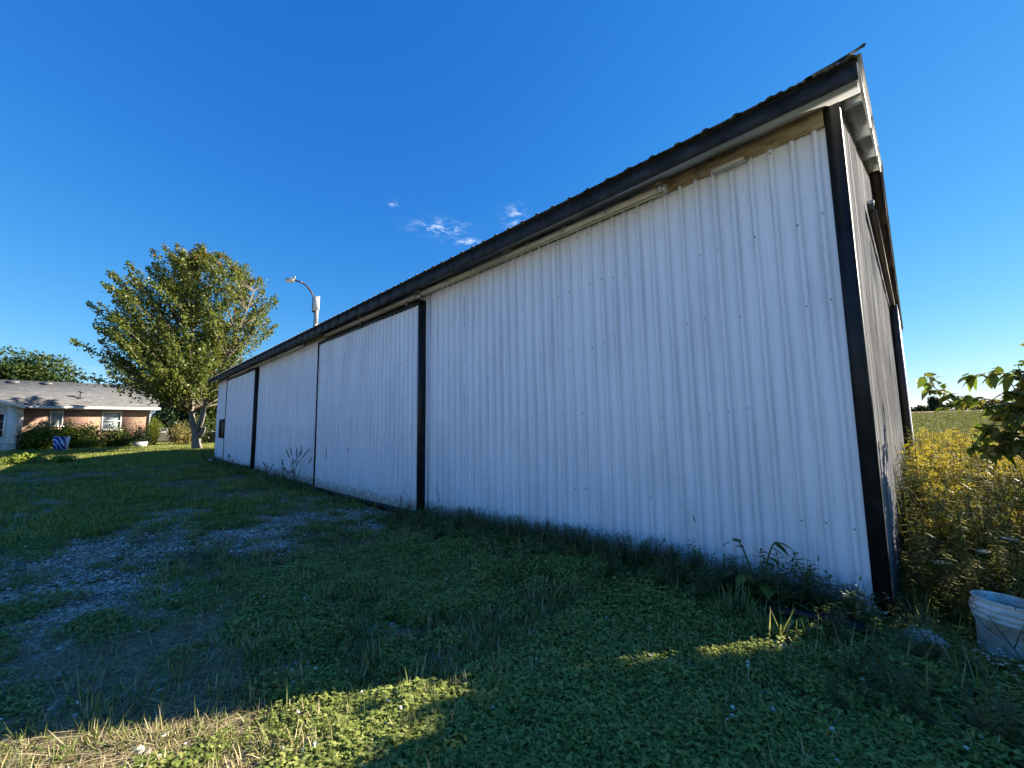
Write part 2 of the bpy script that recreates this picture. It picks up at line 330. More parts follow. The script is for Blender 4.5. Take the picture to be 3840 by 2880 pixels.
PROF = {'lance': (.18, .85, 1, .55, .03), 'blade': (.8, 1, .85, .5, .05), 'round': (.25, .8, 1, .95, .3), 'heart': (.55, 1, .9, .5, .03), 'oval': (.2, .8, 1, .75, .1)}
def strips(base, d, L, W, droop=0.0, prof='lance', up=None, roll=None):
    """many leaves or blades at once: each a bent strip of four quads"""
    base = np.asarray(base, float); n = len(base); d = unit(d)
    L = np.broadcast_to(np.asarray(L, float), (n,)); W = np.broadcast_to(np.asarray(W, float), (n,)); droop = np.broadcast_to(np.asarray(droop, float), (n,))
    up = np.broadcast_to(np.array([0, 0, 1.0]) if up is None else np.asarray(up, float), (n, 3))
    side = np.cross(d, up); bad = np.linalg.norm(side, axis=1) < .05
    side[bad] = np.cross(d[bad], np.array([1.0, .3, 0])); side = unit(side)
    if roll is not None:
        r = np.broadcast_to(np.asarray(roll, float), (n,))[:, None]; nn = np.cross(side, d); side = side*np.cos(r) + nn*np.sin(r)
    p = PROF[prof]; k = len(p); t = np.linspace(0, 1, k)
    C = base[:, None, :] + d[:, None, :]*(L[:, None]*t)[:, :, None]
    C[:, :, 2] -= droop[:, None]*L[:, None]*t[None, :]**2
    h = (W[:, None]*np.array(p)[None, :]*.5)[:, :, None]*side[:, None, :]
    V = np.stack([C - h, C + h], 2).reshape(-1, 3)
    o = (np.arange(n)*k*2)[:, None, None]; j = np.arange(k-1)[None, :, None]*2
    q = o + j + np.array([0, 1, 3, 2])[None, None, :]
    return V, q.reshape(-1, 4), k-1
def add_strips(g, base, d, L, W, droop=0.0, prof='lance', rnd=None, **kw):
    V, F, k = strips(base, d, L, W, droop, prof, **kw)
    r = rng.random(len(base)) if rnd is None else np.broadcast_to(rnd, (len(base),))
    return g.add(V, F, np.repeat(r, k))
def rdir(n, zmin=-1, zmax=1):
    a = rng.random(n)*2*pi; z = rng.uniform(zmin, zmax, n); r = np.sqrt(np.maximum(0, 1-z*z))
    return np.stack([r*np.cos(a), r*np.sin(a), z], 1)
# value noise
_tab = np.random.default_rng(3).random((256, 256))
def vnoise(x, y, s=1.0):
    x = np.asarray(x, float)*s; y = np.asarray(y, float)*s
    i = np.floor(x).astype(int); j = np.floor(y).astype(int); fx = x-i; fy = y-j
    fx = fx*fx*(3-2*fx); fy = fy*fy*(3-2*fy)
    g = lambda a, b: _tab[a % 256, b % 256]
    return (g(i, j)*(1-fx)+g(i+1, j)*fx)*(1-fy) + (g(i, j+1)*(1-fx)+g(i+1, j+1)*fx)*fy
def fbm(x, y, s=1.0, o=4):
    v = 0; a = .5; n = 0
    for k in range(o): v = v + a*vnoise(np.asarray(x)+17.3*k, np.asarray(y)-9.1*k, s*2**k); n += a; a *= .5
    return v/n
def sstep(a, b, x): t = np.clip((np.asarray(x, float)-a)/(b-a), 0, 1); return t*t*(3-2*t)

# ------------------------------------------------------------------ ground
def gravel_mask(x, y):
    """1 on the worn stony drive in front of the doors, 0 on the grass"""
    x = np.asarray(x, float); y = np.asarray(y, float)
    m = np.zeros(np.broadcast(x, y).shape)
    for cx, cy, rx, ry, k in ((-8.6, 3.1, 2.6, .9, 1.15), (-7.6, 2.2, 1.7, .6, .8), (-6.9, 1.55, 1.5, .55, .85), (-7.6, .45, 1.6, .35, .7), (-8.6, .95, 2.3, .5, .95), (-6.2, .10, 1.9, .60, 1.05), (-5.5, -.40, 1.7, .60, 1.05), (-4.6, -.2, 1.0, .4, .6),
                              (-7.2, -.65, 1.6, .35, .9), (-10.6, -1.0, 2.4, .35, .85), (-12.6, -.75, 1.8, .4, .8), (-3.8, -.1, .8, .35, .55), (-3.0, .9, .35, .2, .5), (-.82, 3.2, .30, .22, .9), (-.55, 2.75, .3, .25, .6)):
        m = np.maximum(m, k*np.exp(-(((x-cx)/rx)**2+((y-cy)/ry)**2)*1.1))
    n = fbm(x, y, 1.3, 4)
    return np.clip((m + (n-.5)*.90 - .22)*2.5, 0, 1)*(1-.65*sstep(.50, .62, fbm(x-30, y*1.8+12, 1.8, 3)))
def terr(x, y):
    x = np.asarray(x, float); y = np.asarray(y, float)
    z = .10*sstep(13, 25, -x) + .32*(sstep(25, 33, -x)*sstep(-1, 3.2, y) + sstep(30, 38, -x)*(1-sstep(-1, 3.2, y)))
    z = z + .0238*(np.clip(y, 16, 230)-16)*sstep(-40, -15, x)
    d = np.hypot(x, y)
    z = z + (fbm(x, y, .7, 3)-.5)*.07*sstep(.5, 3, d)*(1-sstep(60, 200, d))
    z = z + .10*np.exp(-((x+2.3)**2/6+(y-3.5)**2/.5))            # bank of soil against the wall
    z = z - .075*np.exp(-(((x+8.6)/2.9)**4+((y-3.4)/1.1)**4))
    return z
def make_ground():
    def axis(lo, hi, a, b, step):
        core = list(np.arange(a, b, step)); s = step; x = b; up = []
        while x < hi: up.append(x); s *= 1.13; x += s
        up.append(hi); dn = []; s = step; x = a
        while x > lo: s *= 1.13; x -= s; dn.append(max(x, lo))
        return np.array(sorted(set(np.round(dn + core + up, 4))))
    X = axis(-900, 900, -14, 2, .10); Y = axis(-700, 1100, -2.5, 6, .10)
    gx, gy = np.meshgrid(X, Y); z = terr(gx, gy); nx, ny = len(X), len(Y)
    V = np.stack([gx, gy, z], -1).reshape(-1, 3)
    i = np.arange(nx-1)[None, :]; j = np.arange(ny-1)[:, None]; a = j*nx+i
    F = np.stack([a, a+1, a+nx+1, a+nx], -1).reshape(-1, 4)
    g = Geo(); g.add(V, F, .5); me = g.mesh('ground', True)
    gm = gravel_mask(gx, gy).ravel()
    at_ = me.attributes.new('gravel', 'FLOAT', 'POINT'); at_.data.foreach_set('value', gm.astype(np.float32))
    dry = np.clip(1.2*np.exp(-(((gx+3.0)/1.35)**2+((gy-.05)/.85)**2)) + 2.6*(fbm(gx+7, gy+70, 1.7, 4)-.5)*np.exp(-(((gx+2.7)/1.7)**2+((gy-.3)/1.2)**2)) + .9*sstep(.54, .66, fbm(gx+9, gy, .5, 4))*(gx > -30)*(np.hypot(gx, gy) > 3), 0, 1).ravel()
    at_ = me.attributes.new('dry', 'FLOAT', 'POINT'); at_.data.foreach_set('value', dry.astype(np.float32))
    yard = (sstep(-3.4, -5.0, gy)*sstep(-44, -36, gy)*sstep(-27, -22, gx)*(1-sstep(24, 30, gx))).ravel()  # unseen pale gravel behind the viewer, added to bounce light onto the wall
    at_ = me.attributes.new('yard', 'FLOAT', 'POINT'); at_.data.foreach_set('value', yard.astype(np.float32))
    far = sstep(125, 150, gy).ravel()
    at_ = me.attributes.new('stubble', 'FLOAT', 'POINT'); at_.data.foreach_set('value', far.astype(np.float32))
    m, nt, b = new_mat('ground_mat'); N = nt.nodes.new; L = nt.links.new
    tc = N('ShaderNodeTexCoord')
    def noise(s, d=6):
        n = N('ShaderNodeTexNoise'); n.inputs['Scale'].default_value = s; n.inputs['Detail'].default_value = d; L(tc.outputs['Object'], n.inputs['Vector']); return n
    def ramp(n, st): r = N('ShaderNodeValToRGB'); ramp_cols(r, st); L(n.outputs[0], r.inputs[0]); return r
    def attr(n): a = N('ShaderNodeAttribute'); a.attribute_name = n; return a
    def mix(f, a, c): x = N('ShaderNodeMix'); x.data_type = 'RGBA'; L(f, x.inputs['Factor']); L(a, x.inputs[6]); L(c, x.inputs[7]); return x.outputs[2]
    grass = ramp(noise(9), [(.3, (.050, .046, .022)), (.5, (.090, .078, .038)), (.7, (.16, .125, .070))])
    dryc = ramp(noise(14), [(.3, (.09, .066, .036)), (.55, (.21, .16, .095)), (.75, (.30, .24, .15))])
    vo = N('ShaderNodeTexVoronoi'); vo.inputs['Scale'].default_value = 34; L(tc.outputs['Object'], vo.inputs['Vector'])
    grav = ramp(noise(70, 3), [(.3, (.10, .085, .065)), (.5, (.22, .19, .15)), (.72, (.36, .32, .26))])
    stub = ramp(noise(2), [(.3, (.30, .21, .13)), (.7, (.42, .31, .20))])
    c = mix(attr('dry').outputs['Fac'], grass.outputs[0], dryc.outputs[0])
    c = mix(attr('gravel').outputs['Fac'], c, grav.outputs[0])
    bounce_gravel = ramp(noise(20, 5), [(.3, (.36, .33, .29)), (.7, (.54, .50, .44))])
    c = mix(attr('yard').outputs['Fac'], c, bounce_gravel.outputs[0])
    c = mix(attr('stubble').outputs['Fac'], c, stub.outputs[0])
    L(c, b.inputs['Base Color']); b.inputs['Roughness'].default_value = .95; b.inputs['Specular IOR Level'].default_value = .15
    bp = N('ShaderNodeBump'); bp.inputs['Strength'].default_value = .7; bp.inputs['Distance'].default_value = .015
    L(vo.outputs['Distance'], bp.inputs['Height']); L(bp.outputs[0], b.inputs['Normal'])
    o = link_mesh('ground', me, m); tag(o, kind='structure')
make_ground()

# ------------------------------------------------------------------ barn
XN, XF, YF, YB = -.25, -24.75, 4.0, 15.0
SLOPE, RIDGE_Y, EAVE_Y = .336, 9.5, 3.55
roof_z = lambda y: 4.025 + SLOPE*(RIDGE_Y-EAVE_Y - np.abs(np.asarray(y, float)-RIDGE_Y))       # underside of the roof sheets
PITCH = .158; SHEET = PITCH*6
def ribbed(width, z0, ztop, seed, phase=.079, nz=26, wave=.0034, rib=.027, overlap=.018, foot=.0180):
    """one ribbed steel sheet: u along the wall, v outwards, z up"""
    r = np.random.default_rng(seed); us = [-overlap]; vs = [0.0]
    c = phase
    while c < width + overlap:
        for du, v in ((-foot-.011, 0), (-foot-.003, -.35*rib), (-.015, rib), (.015, rib), (foot+.003, -.35*rib), (foot+.011, 0)):
            if -overlap < c+du < width+overlap: us.append(c+du); vs.append(v)
        c += PITCH
    us.append(width+overlap); vs.append(0.0)
    us = np.array(us); vs = np.array(vs)
    zt = np.array([ztop(u) for u in us]) if callable(ztop) else np.full(len(us), ztop)
    t = np.linspace(0, 1, nz)
    Z = z0 + (zt-z0)[None, :]*t[:, None]
    U = np.broadcast_to(us, Z.shape)
    ph = r.random(4)*40
    W = wave*((fbm(U*3+ph[0], Z*.9+ph[1], 1.0, 3)-.5)*3.2 + (vnoise(U*9+ph[2], Z*2.2+ph[3])-.5)*1.2)
    W = W - .016*np.maximum(0, vnoise(U*2.2+ph[3], Z*1.3+ph[0])-.78)/.22*(vs[None, :] <= 0)
    Vv = vs[None, :]*(1 + .9*(vnoise(U*2.5+ph[1], Z*1.1)-.5)) + W
    V = np.stack([U, Vv, Z], -1).reshape(-1, 3); n = len(us)
    i = np.arange(n-1)[None, :]; j = np.arange(nz-1)[:, None]; a = j*n+i
    F = np.stack([a, a+1, a+n+1, a+n], -1).reshape(-1, 4)
    return V, F
def sheet_run(parent, name, mat, org, du, dv, length, z0, ztop, variants=6, first=0, wave=.0030, **kw):
    """lay overlapping sheets along a wall; alike sheets share their mesh"""
    du = np.array(du, float); dv = np.array(dv, float); org = np.array(org, float); n = int(math.ceil(length/SHEET - 1e-6)); cache = {}
    out = []
    for k in range(n):
        w = min(SHEET, length-k*SHEET)
        if w < .03: continue
        var = ((k*7+first) % variants, round(w, 3)) if not callable(ztop) else ('k', k)
        if var not in cache:
            zt = (lambda u, k=k: ztop(k*SHEET+u)) if callable(ztop) else ztop
            V, F = ribbed(w, z0, zt, 100+first*31+(var[0] if var[0] != 'k' else k), wave=wave, **kw)
            W = V[:, :1]*du + V[:, 1:2]*dv + V[:, 2:]*np.array([0, 0, 1.0])
            g = Geo(); g.add(W, F if np.cross(du, [0, 0, 1.0]) @ dv > 0 else F[:, ::-1], .5); me = g.mesh(name); me.materials.append(M[mat]); cache[var] = me
        o = bpy.data.objects.new(name, cache[var]); COL.objects.link(o); o.parent = parent
        o.location = org + du*k*SHEET + dv*(.004 if k % 2 else 0) + du*float(rng.normal(0, .006))
        out.append(o)
    return out
def screws(parent, org, du, dv, length, rows, jitter=.02):
    g = Geo(); du = np.array(du, float); dv = np.array(dv, float); org = np.array(org, float)
    n6 = [(cos(a*pi/3), sin(a*pi/3)) for a in range(6)]
    for z in rows:
        for k in range(int(length/PITCH)):
            if rng.random() < .42: continue
            u = .079 + k*PITCH + rng.normal()*.004; zz = z + rng.normal()*jitter + .03*sin(u*2.1+z*5)
            if u > length: continue
            c = org + du*u + np.array([0, 0, zz])
            V = [c + dv*.020 + du*.0065*a + np.array([0, 0, .0065*b]) for a, b in n6] + [c + dv*.036 + du*.005*a + np.array([0, 0, .005*b]) for a, b in n6]
            F = [(i, (i+1) % 6, 6+(i+1) % 6, 6+i) for i in range(6)] + [tuple(range(6, 12))]
            g.add(V, F)
    o = g.obj('screw_heads', 'screw', parent); tag(o, kind='stuff'); return o

barn = thing('pole_barn', 'long white ribbed-steel pole barn with black trim, sliding doors and dark roof edge', 'barn', (0, 0, 0))
def make_barn():
    # front wall sheets, right to left
    fw = lambda x0, x1, z0, zt, f: sheet_run(barn, 'wall_panel', 'white_metal', (x0, YF, 0), (-1, 0, 0), (0, -1, 0), x0-x1, z0, zt, first=f)
    fw(-.325, -6.35, .02, 3.90, 0); fw(-10.9, -17.4, .05, 3.90, 1); fw(-21.9, -24.7, .08, 3.95, 2)
    screws(barn, (-.325, YF, 0), (-1, 0, 0), (0, -1, 0), 6.0, (.75, 1.62, 2.45, 3.15, 3.84))
    # near gable: sheets cut to the roof slope
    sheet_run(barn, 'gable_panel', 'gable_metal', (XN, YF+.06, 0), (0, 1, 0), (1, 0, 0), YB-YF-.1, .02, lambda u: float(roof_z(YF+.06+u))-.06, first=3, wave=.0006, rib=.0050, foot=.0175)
    g = Geo(); V, F = ribbed(YB-YF, .05, lambda u: float(roof_z(YF+u))-.06, 5); g.add(np.stack([XF-V[:, 1], YF+V[:, 0], V[:, 2]], 1), F[:, ::-1], .5); g.obj('gable_wall', 'white_metal', barn)
    g = Geo(); V, F = ribbed(XN-XF, .05, 3.98, 6); g.add(np.stack([XF+V[:, 0], YB+V[:, 1], V[:, 2]], 1), F[:, ::-1], .5); g.obj('back_wall', 'white_metal', barn)
    # corner trims
    Geo().box(-.33, -.243, 3.978, 3.995, .0, 4.06).obj('corner_trim', 'black_trim', barn)
    Geo().box(-.2435, -.228, 3.9785, 4.09, .0, 4.10).obj('corner_trim', 'black_trim', barn)
    Geo().box(-24.76, -24.70, 3.975, 3.99, .05, 4.04).obj('corner_trim', 'white_metal', barn)
    # roof: deck, ribbed sheets over both slopes, ridge cap
    deck = Geo()
    for s in (0, 1):
        ya, yb = (EAVE_Y, RIDGE_Y) if s == 0 else (2*RIDGE_Y-EAVE_Y, RIDGE_Y)
        za, zb = float(roof_z(ya)), float(roof_z(yb))
        deck.hexa([(-24.95, ya, za-.02), (-.085, ya, za-.02), (-.085, yb, zb-.02), (-24.95, yb, zb-.02)], [(-24.95, ya, za), (-.085, ya, za), (-.085, yb, zb), (-24.95, yb, zb)])
    roof = deck.obj('roof', 'black_trim', barn)
    rp = .2417; nper = 4
    for s in (0, 1):
        me = None
        for k in range(26):
            x1 = -.06 - k*rp*nper
            if me is None:
                us = []; vs = []
                for r_ in range(nper):
                    c = r_*rp+.06
                    for du, v in ((-.034, .004), (-.014, .020), (.014, .020), (.034, .004)): us.append(c+du); vs.append(v)
                us = [0]+us+[rp*nper+.03]; vs = [.004]+vs+[.004]
                n = len(us); ys = np.linspace(EAVE_Y-.05, RIDGE_Y, 7)
                V = []
                for y in ys:
                    for u, v in zip(us, vs):
                        yy = y if s == 0 else 2*RIDGE_Y-y
                        V.append((-u, yy, 4.025+SLOPE*(y-EAVE_Y)+v))
                F = [(j*n+i, j*n+i+1, (j+1)*n+i+1, (j+1)*n+i) for j in range(6) for i in range(n-1)]
                g = Geo(); g.add(V, F, .5); me = g.mesh('roof_sheet'); me.materials.append(M['roof_metal'])
            o = bpy.data.objects.new('roof_sheet', me); COL.objects.link(o); o.parent = roof; o.location = (x1, 0, .002*(k % 2))
    zr = float(roof_z(RIDGE_Y))
    g = Geo(); g.add([(-.05, RIDGE_Y-.2, zr-.02), (-.05, RIDGE_Y, zr+.06), (-.05, RIDGE_Y+.2, zr-.02), (-25.0, RIDGE_Y-.2, zr-.02), (-25, RIDGE_Y, zr+.06), (-25, RIDGE_Y+.2, zr-.02)], [(0, 1, 4, 3), (1, 2, 5, 4)])
    g.obj('ridge_cap', 'roof_metal', roof)
    # fascia lengths with open seams, slightly sagging
    xs = [-.085] + [-2.40-2.325*k for k in range(9)] + [-24.95]
    zsag = lambda x: 3.855 - .028*sin(pi*min(1, max(0, (-x-1)/19))) + .03*(1-min(1, -x/3))
    for k in range(len(xs)-1):
        a, b = xs[k]-.004, xs[k+1]+.004; n = 5; g = Geo()
        P = [(a+(b-a)*t/n) for t in range(n+1)]
        for t in range(n):
            x0, x1 = P[t], P[t+1]; z0, z1 = zsag(x0), zsag(x1); top = 4.004 + .0; j = .003*(k % 2)
            y0, y1 = 3.566-j, 3.584-j
            g.hexa([(x1, y0, z1), (x0, y0, z0), (x0, y1, z0), (x1, y1, z1)], [(x1, y0, top), (x0, y0, top), (x0, y1, top), (x1, y1, top)])
        g.obj('fascia_board', 'fascia', barn)
    # soffit sheets from the fascia back to the wall
    for k in range(10):
        a, b = -.10 - k*2.465, -.10-(k+1)*2.465+.006
        za, zb = 3.885, 4.045
        Geo().hexa([(b, 3.586, za), (a, 3.586, za), (a, 3.995, zb), (b, 3.995, zb)], [(b, 3.586, za+.012), (a, 3.586, za+.012), (a, 3.995, zb+.012), (b, 3.995, zb+.012)]).obj('soffit_sheet', 'soffit' if k else 'soffit', barn)
    # weathered wooden header above the wall sheets
    hb = [-.335, -1.35, -3.6, -6.0, -8.4, -10.8, -13.2, -15.6, -18.0, -20.4, -22.8, -24.6]
    for k in range(len(hb)-1):
        Geo().box(hb[k+1]+.006, hb[k], 3.972+.004*(k % 2), 3.998, 3.885, 4.035).obj('header_board', 'old_wood', barn)
    # box tracks and their brackets
    def track(x0, x1, z=3.85):
        L_ = x0-x1; n = max(1, round(L_/3.05)); 
        for k in range(n):
            a = x0-L_*k/n; b = x0-L_*(k+1)/n+.006
            g = Geo(); g.box(b, a, 3.838, 3.846, z, z+.062); g.box(b, a, 3.894, 3.902, z, z+.062); g.box(b, a, 3.8465, 3.8935, z+.054, z+.0615); g.box(b, a, 3.8465, 3.856, z+.002, z+.008)
            t = g.obj('door_track', 'track_paint', barn)
            m = int((a-b)/.61)
            for q in range(m+1):
                x = a-.06-q*.61
                if x < b+.05: break
                h = Geo(); h.box(x-.022, x+.022, 3.828, 3.836, z+.010, z+.085); h.box(x-.022, x+.022, 3.8365, 3.968, z+.074, z+.0835); h.box(x-.007, x+.007, 3.82, 3.8275, z+.03, z+.045)
                h.obj('bracket', 'galv', t)
    track(-1.60, -10.55); track(-12.2, -21.6)
    g = Geo(); g.box(-1.17, -.90, 3.86, 3.89, 3.835, 3.86); g.box(-1.17, -.90, 3.8905, 3.97, 3.852, 3.859); g.obj('short_rail', 'track_paint', barn)
    Geo().box(-1.63, -1.605, 3.825, 3.915, 3.835, 3.93).obj('track_end_stop', 'galv', barn)
    Geo().box(-1.80, -1.66, 3.955, 3.9705, 3.87, 3.935).obj('metal_plate', 'track_paint', barn)
    # sliding doors
    def sdoor(xr, xl, zb, zt, band, label, f):
        d = Geo().box(xl+.01, xr-.01, 3.895, 3.965, zb+.01, zt-.01).obj('sliding_door', 'black_trim', barn); d['label'] = label
        sheet_run(d, 'door_panel', 'door_metal', (xr-.065, 3.885, 0), (-1, 0, 0), (0, -1, 0), xr-xl-.105, zb+band, zt-.085, first=f, wave=.003)
        Geo().box(xl, xr, 3.858, 3.894, zt-.09, zt).obj('door_trim', 'black_trim', d)
        Geo().box(xl, xr, 3.858, 3.894, zb, zb+band+.006).obj('door_trim', 'black_trim', d)
        Geo().box(xl, xl+.045, 3.856, 3.893, zb+.004, zt-.004).obj('door_trim', 'black_trim', d)
        Geo().box(xr-.07, xr, 3.856, 3.893, zb+.004, zt-.004).obj('door_trim', 'black_trim', d)
        Geo().box(xr, xr+.004, 3.86, 3.968, zb+.01, zt-.01).obj('end_trim', 'black_trim', d)
        if xr > -10: screws(d, (xr-.065, 3.885, 0), (-1, 0, 0), (0, -1, 0), xr-xl-.12, (.62, 1.35, 2.05, 2.7, 3.2))
        for x in (xr-.5, (xr+xl)/2, xl+.5):
            h = Geo(); h.box(x-.03, x+.03, 3.862, 3.872, zt-.02, zt+.055); h.tube([(x, 3.85, zt+.07), (x, 3.89, zt+.07)], .022, 10); h.obj('trolley', 'galv', d)
        return d
    d2 = sdoor(-6.10, -11.0, -.02, 3.79, .09, 'white sliding door with black frame standing proud on the gravel apron', 4)
    for x, z in ((-9.0, 1.05), (-6.42, 1.0)):                   # bolt holes
        Geo().tube([(x, 3.868, z), (x, 3.884, z)], .018, 10).obj('bolt_hole', 'black_trim', d2)
    sdoor(-17.2, -22.1, .14, 3.83, .05, 'smaller-looking far white sliding door next to the window', 5)
    Geo().box(-6.02, -5.97, 3.973, 3.99, .05, 3.86).obj('jamb_trim', 'white_metal', barn)
    Geo().box(-6.21, -6.05, 3.80, 3.84, 3.80, 3.875).obj('track_stop', 'galv', barn)
    # window at the far end of the front
    w = Geo(); w.box(-23.92, -22.72, 3.955, 3.984, 1.17, 1.25); w.box(-23.92, -22.72, 3.955, 3.984, 1.98, 2.06); w.box(-23.92, -23.82, 3.9555, 3.9835, 1.25, 1.98); w.box(-22.82, -22.72, 3.9555, 3.9835, 1.25, 1.98)
    wo = w.obj('window_frame', 'brown_frame', barn)
    Geo().box(-23.82, -22.82, 3.972, 3.980, 1.25, 1.98).obj('pane', 'dark_glass', wo)
    Geo().box(-23.35, -22.95, 3.958, 3.971, 1.28, 1.95).obj('inner_board', 'arm_brown', wo)
    # near gable overhang: grey soffit sheets, white rake strip, black rake board on the far slope
    ry = lambda y, dz=0: float(roof_z(y)) - .075 + dz
    ys = [3.60, 3.95, 4.55, 6.1, 7.8, 9.46]
    for k in range(len(ys)-1):
        a, b = ys[k]+.004, ys[k+1]-.004; xi = -.252 if a > 3.9 else -.252
        dz = .004*(k % 2)
        Geo().hexa([(xi, a, ry(a, dz)), (-.10, a, ry(a, dz)), (-.10, b, ry(b, dz)), (xi, b, ry(b, dz))], [(xi, a, ry(a, .012+dz)), (-.10, a, ry(a, .012+dz)), (-.10, b, ry(b, .012+dz)), (xi, b, ry(b, .012+dz))]).obj('rake_soffit', 'soffit_grey', barn)
    for k in range(4):  # far-slope soffit coloured dark to stand for its deeper shade
        a, b = RIDGE_Y+.03+k*1.46, RIDGE_Y+.03+(k+1)*1.46-.006
        Geo().hexa([(-.252, a, ry(a)), (-.10, a, ry(a)), (-.10, b, ry(b)), (-.252, b, ry(b))], [(-.252, a, ry(a, .012)), (-.10, a, ry(a, .012)), (-.10, b, ry(b, .012)), (-.252, b, ry(b, .012))]).obj('rake_soffit', 'brown_frame', barn)
    for k, (a, b, mt) in enumerate(((3.59, 5.5, 'gutter_white'), (5.51, 7.5, 'gutter_white'), (7.51, 9.49, 'gutter_white'), (9.51, 12.4, 'black_trim'), (12.41, 15.4, 'black_trim'))):
        h0, h1 = -.035, .075
        Geo().hexa([(-.10, a, ry(a, h0)), (-.082, a, ry(a, h0)), (-.082, b, ry(b, h0)), (-.10, b, ry(b, h0))], [(-.10, a, ry(a, h1)), (-.082, a, ry(a, h1)), (-.082, b, ry(b, h1)), (-.10, b, ry(b, h1))]).obj('rake_board', mt, barn)
    # roof sheet curled up at the near corner
    g = Geo(); P = [(-.36, 3.494, 4.020), (-.20, 3.492, 4.030), (-.11, 3.490, 4.040), (-.07, 3.488, 4.046), (-.045, 3.487, 4.054), (-.03, 3.487, 4.050)]
    V = []; 
    for p in P: V += [p, (p[0]-.01, p[1]+.05, p[2]+.012)]
    V2 = [(x, y, z+.004) for x, y, z in V]; n = len(V)
    g.add(V, [(2*i, 2*i+1, 2*i+3, 2*i+2) for i in range(5)]); g.add(V2, [(2*i, 2*i+2, 2*i+3, 2*i+1) for i in range(5)]); g.obj('bent_flashing', 'black_trim', barn)
    # moss and leaf litter caught along the near roof edge
    mg = Geo()
    for k in range(80):
        x = -.15 - 2.4*rng.random()**1.3; r = rng.uniform(.006, .016)
        V = unit(np.array([(a, b, c) for c in (-1, 1) for b in (-1, 1) for a in (-1, 1)], float) + rng.normal(0, .3, (8, 3)))*r*np.array([1.9, 1, .8])
        mg.add(V + np.array([x, 3.512 + rng.random()*.012, 4.014 + rng.random()*.006]), [(0, 2, 3, 1), (4, 5, 7, 6), (0, 1, 5, 4), (2, 6, 7, 3), (0, 4, 6, 2), (1, 3, 7, 5)], rng.random())
    tag(mg.obj('roof_moss', 'brown_frame', barn), kind='stuff')
    # gable sliding door and its track
    gd = Geo().box(-.228, -.115, 12.55, 14.9, .25, 4.12).obj('gable_door', 'brown_door', barn); gd['label'] = 'dark brown-edged sliding door on the gable end'
    Geo().box(-.1145, -.102, 12.54, 14.9, .25, 4.13).obj('door_skin', 'white_metal', gd)
    g = Geo(); g.box(-.225, -.165, 6.7, 14.9, 4.17, 4.25); g.box(-.20, -.14, 6.72, 14.9, 4.10, 4.16); t = g.obj('gable_track', 'brown_door', barn)
    for k in range(10): Geo().box(-.228, -.155, 6.75+k*.8, 6.80+k*.8, 4.255, 4.31).obj('bracket', 'galv', t)
make_barn()

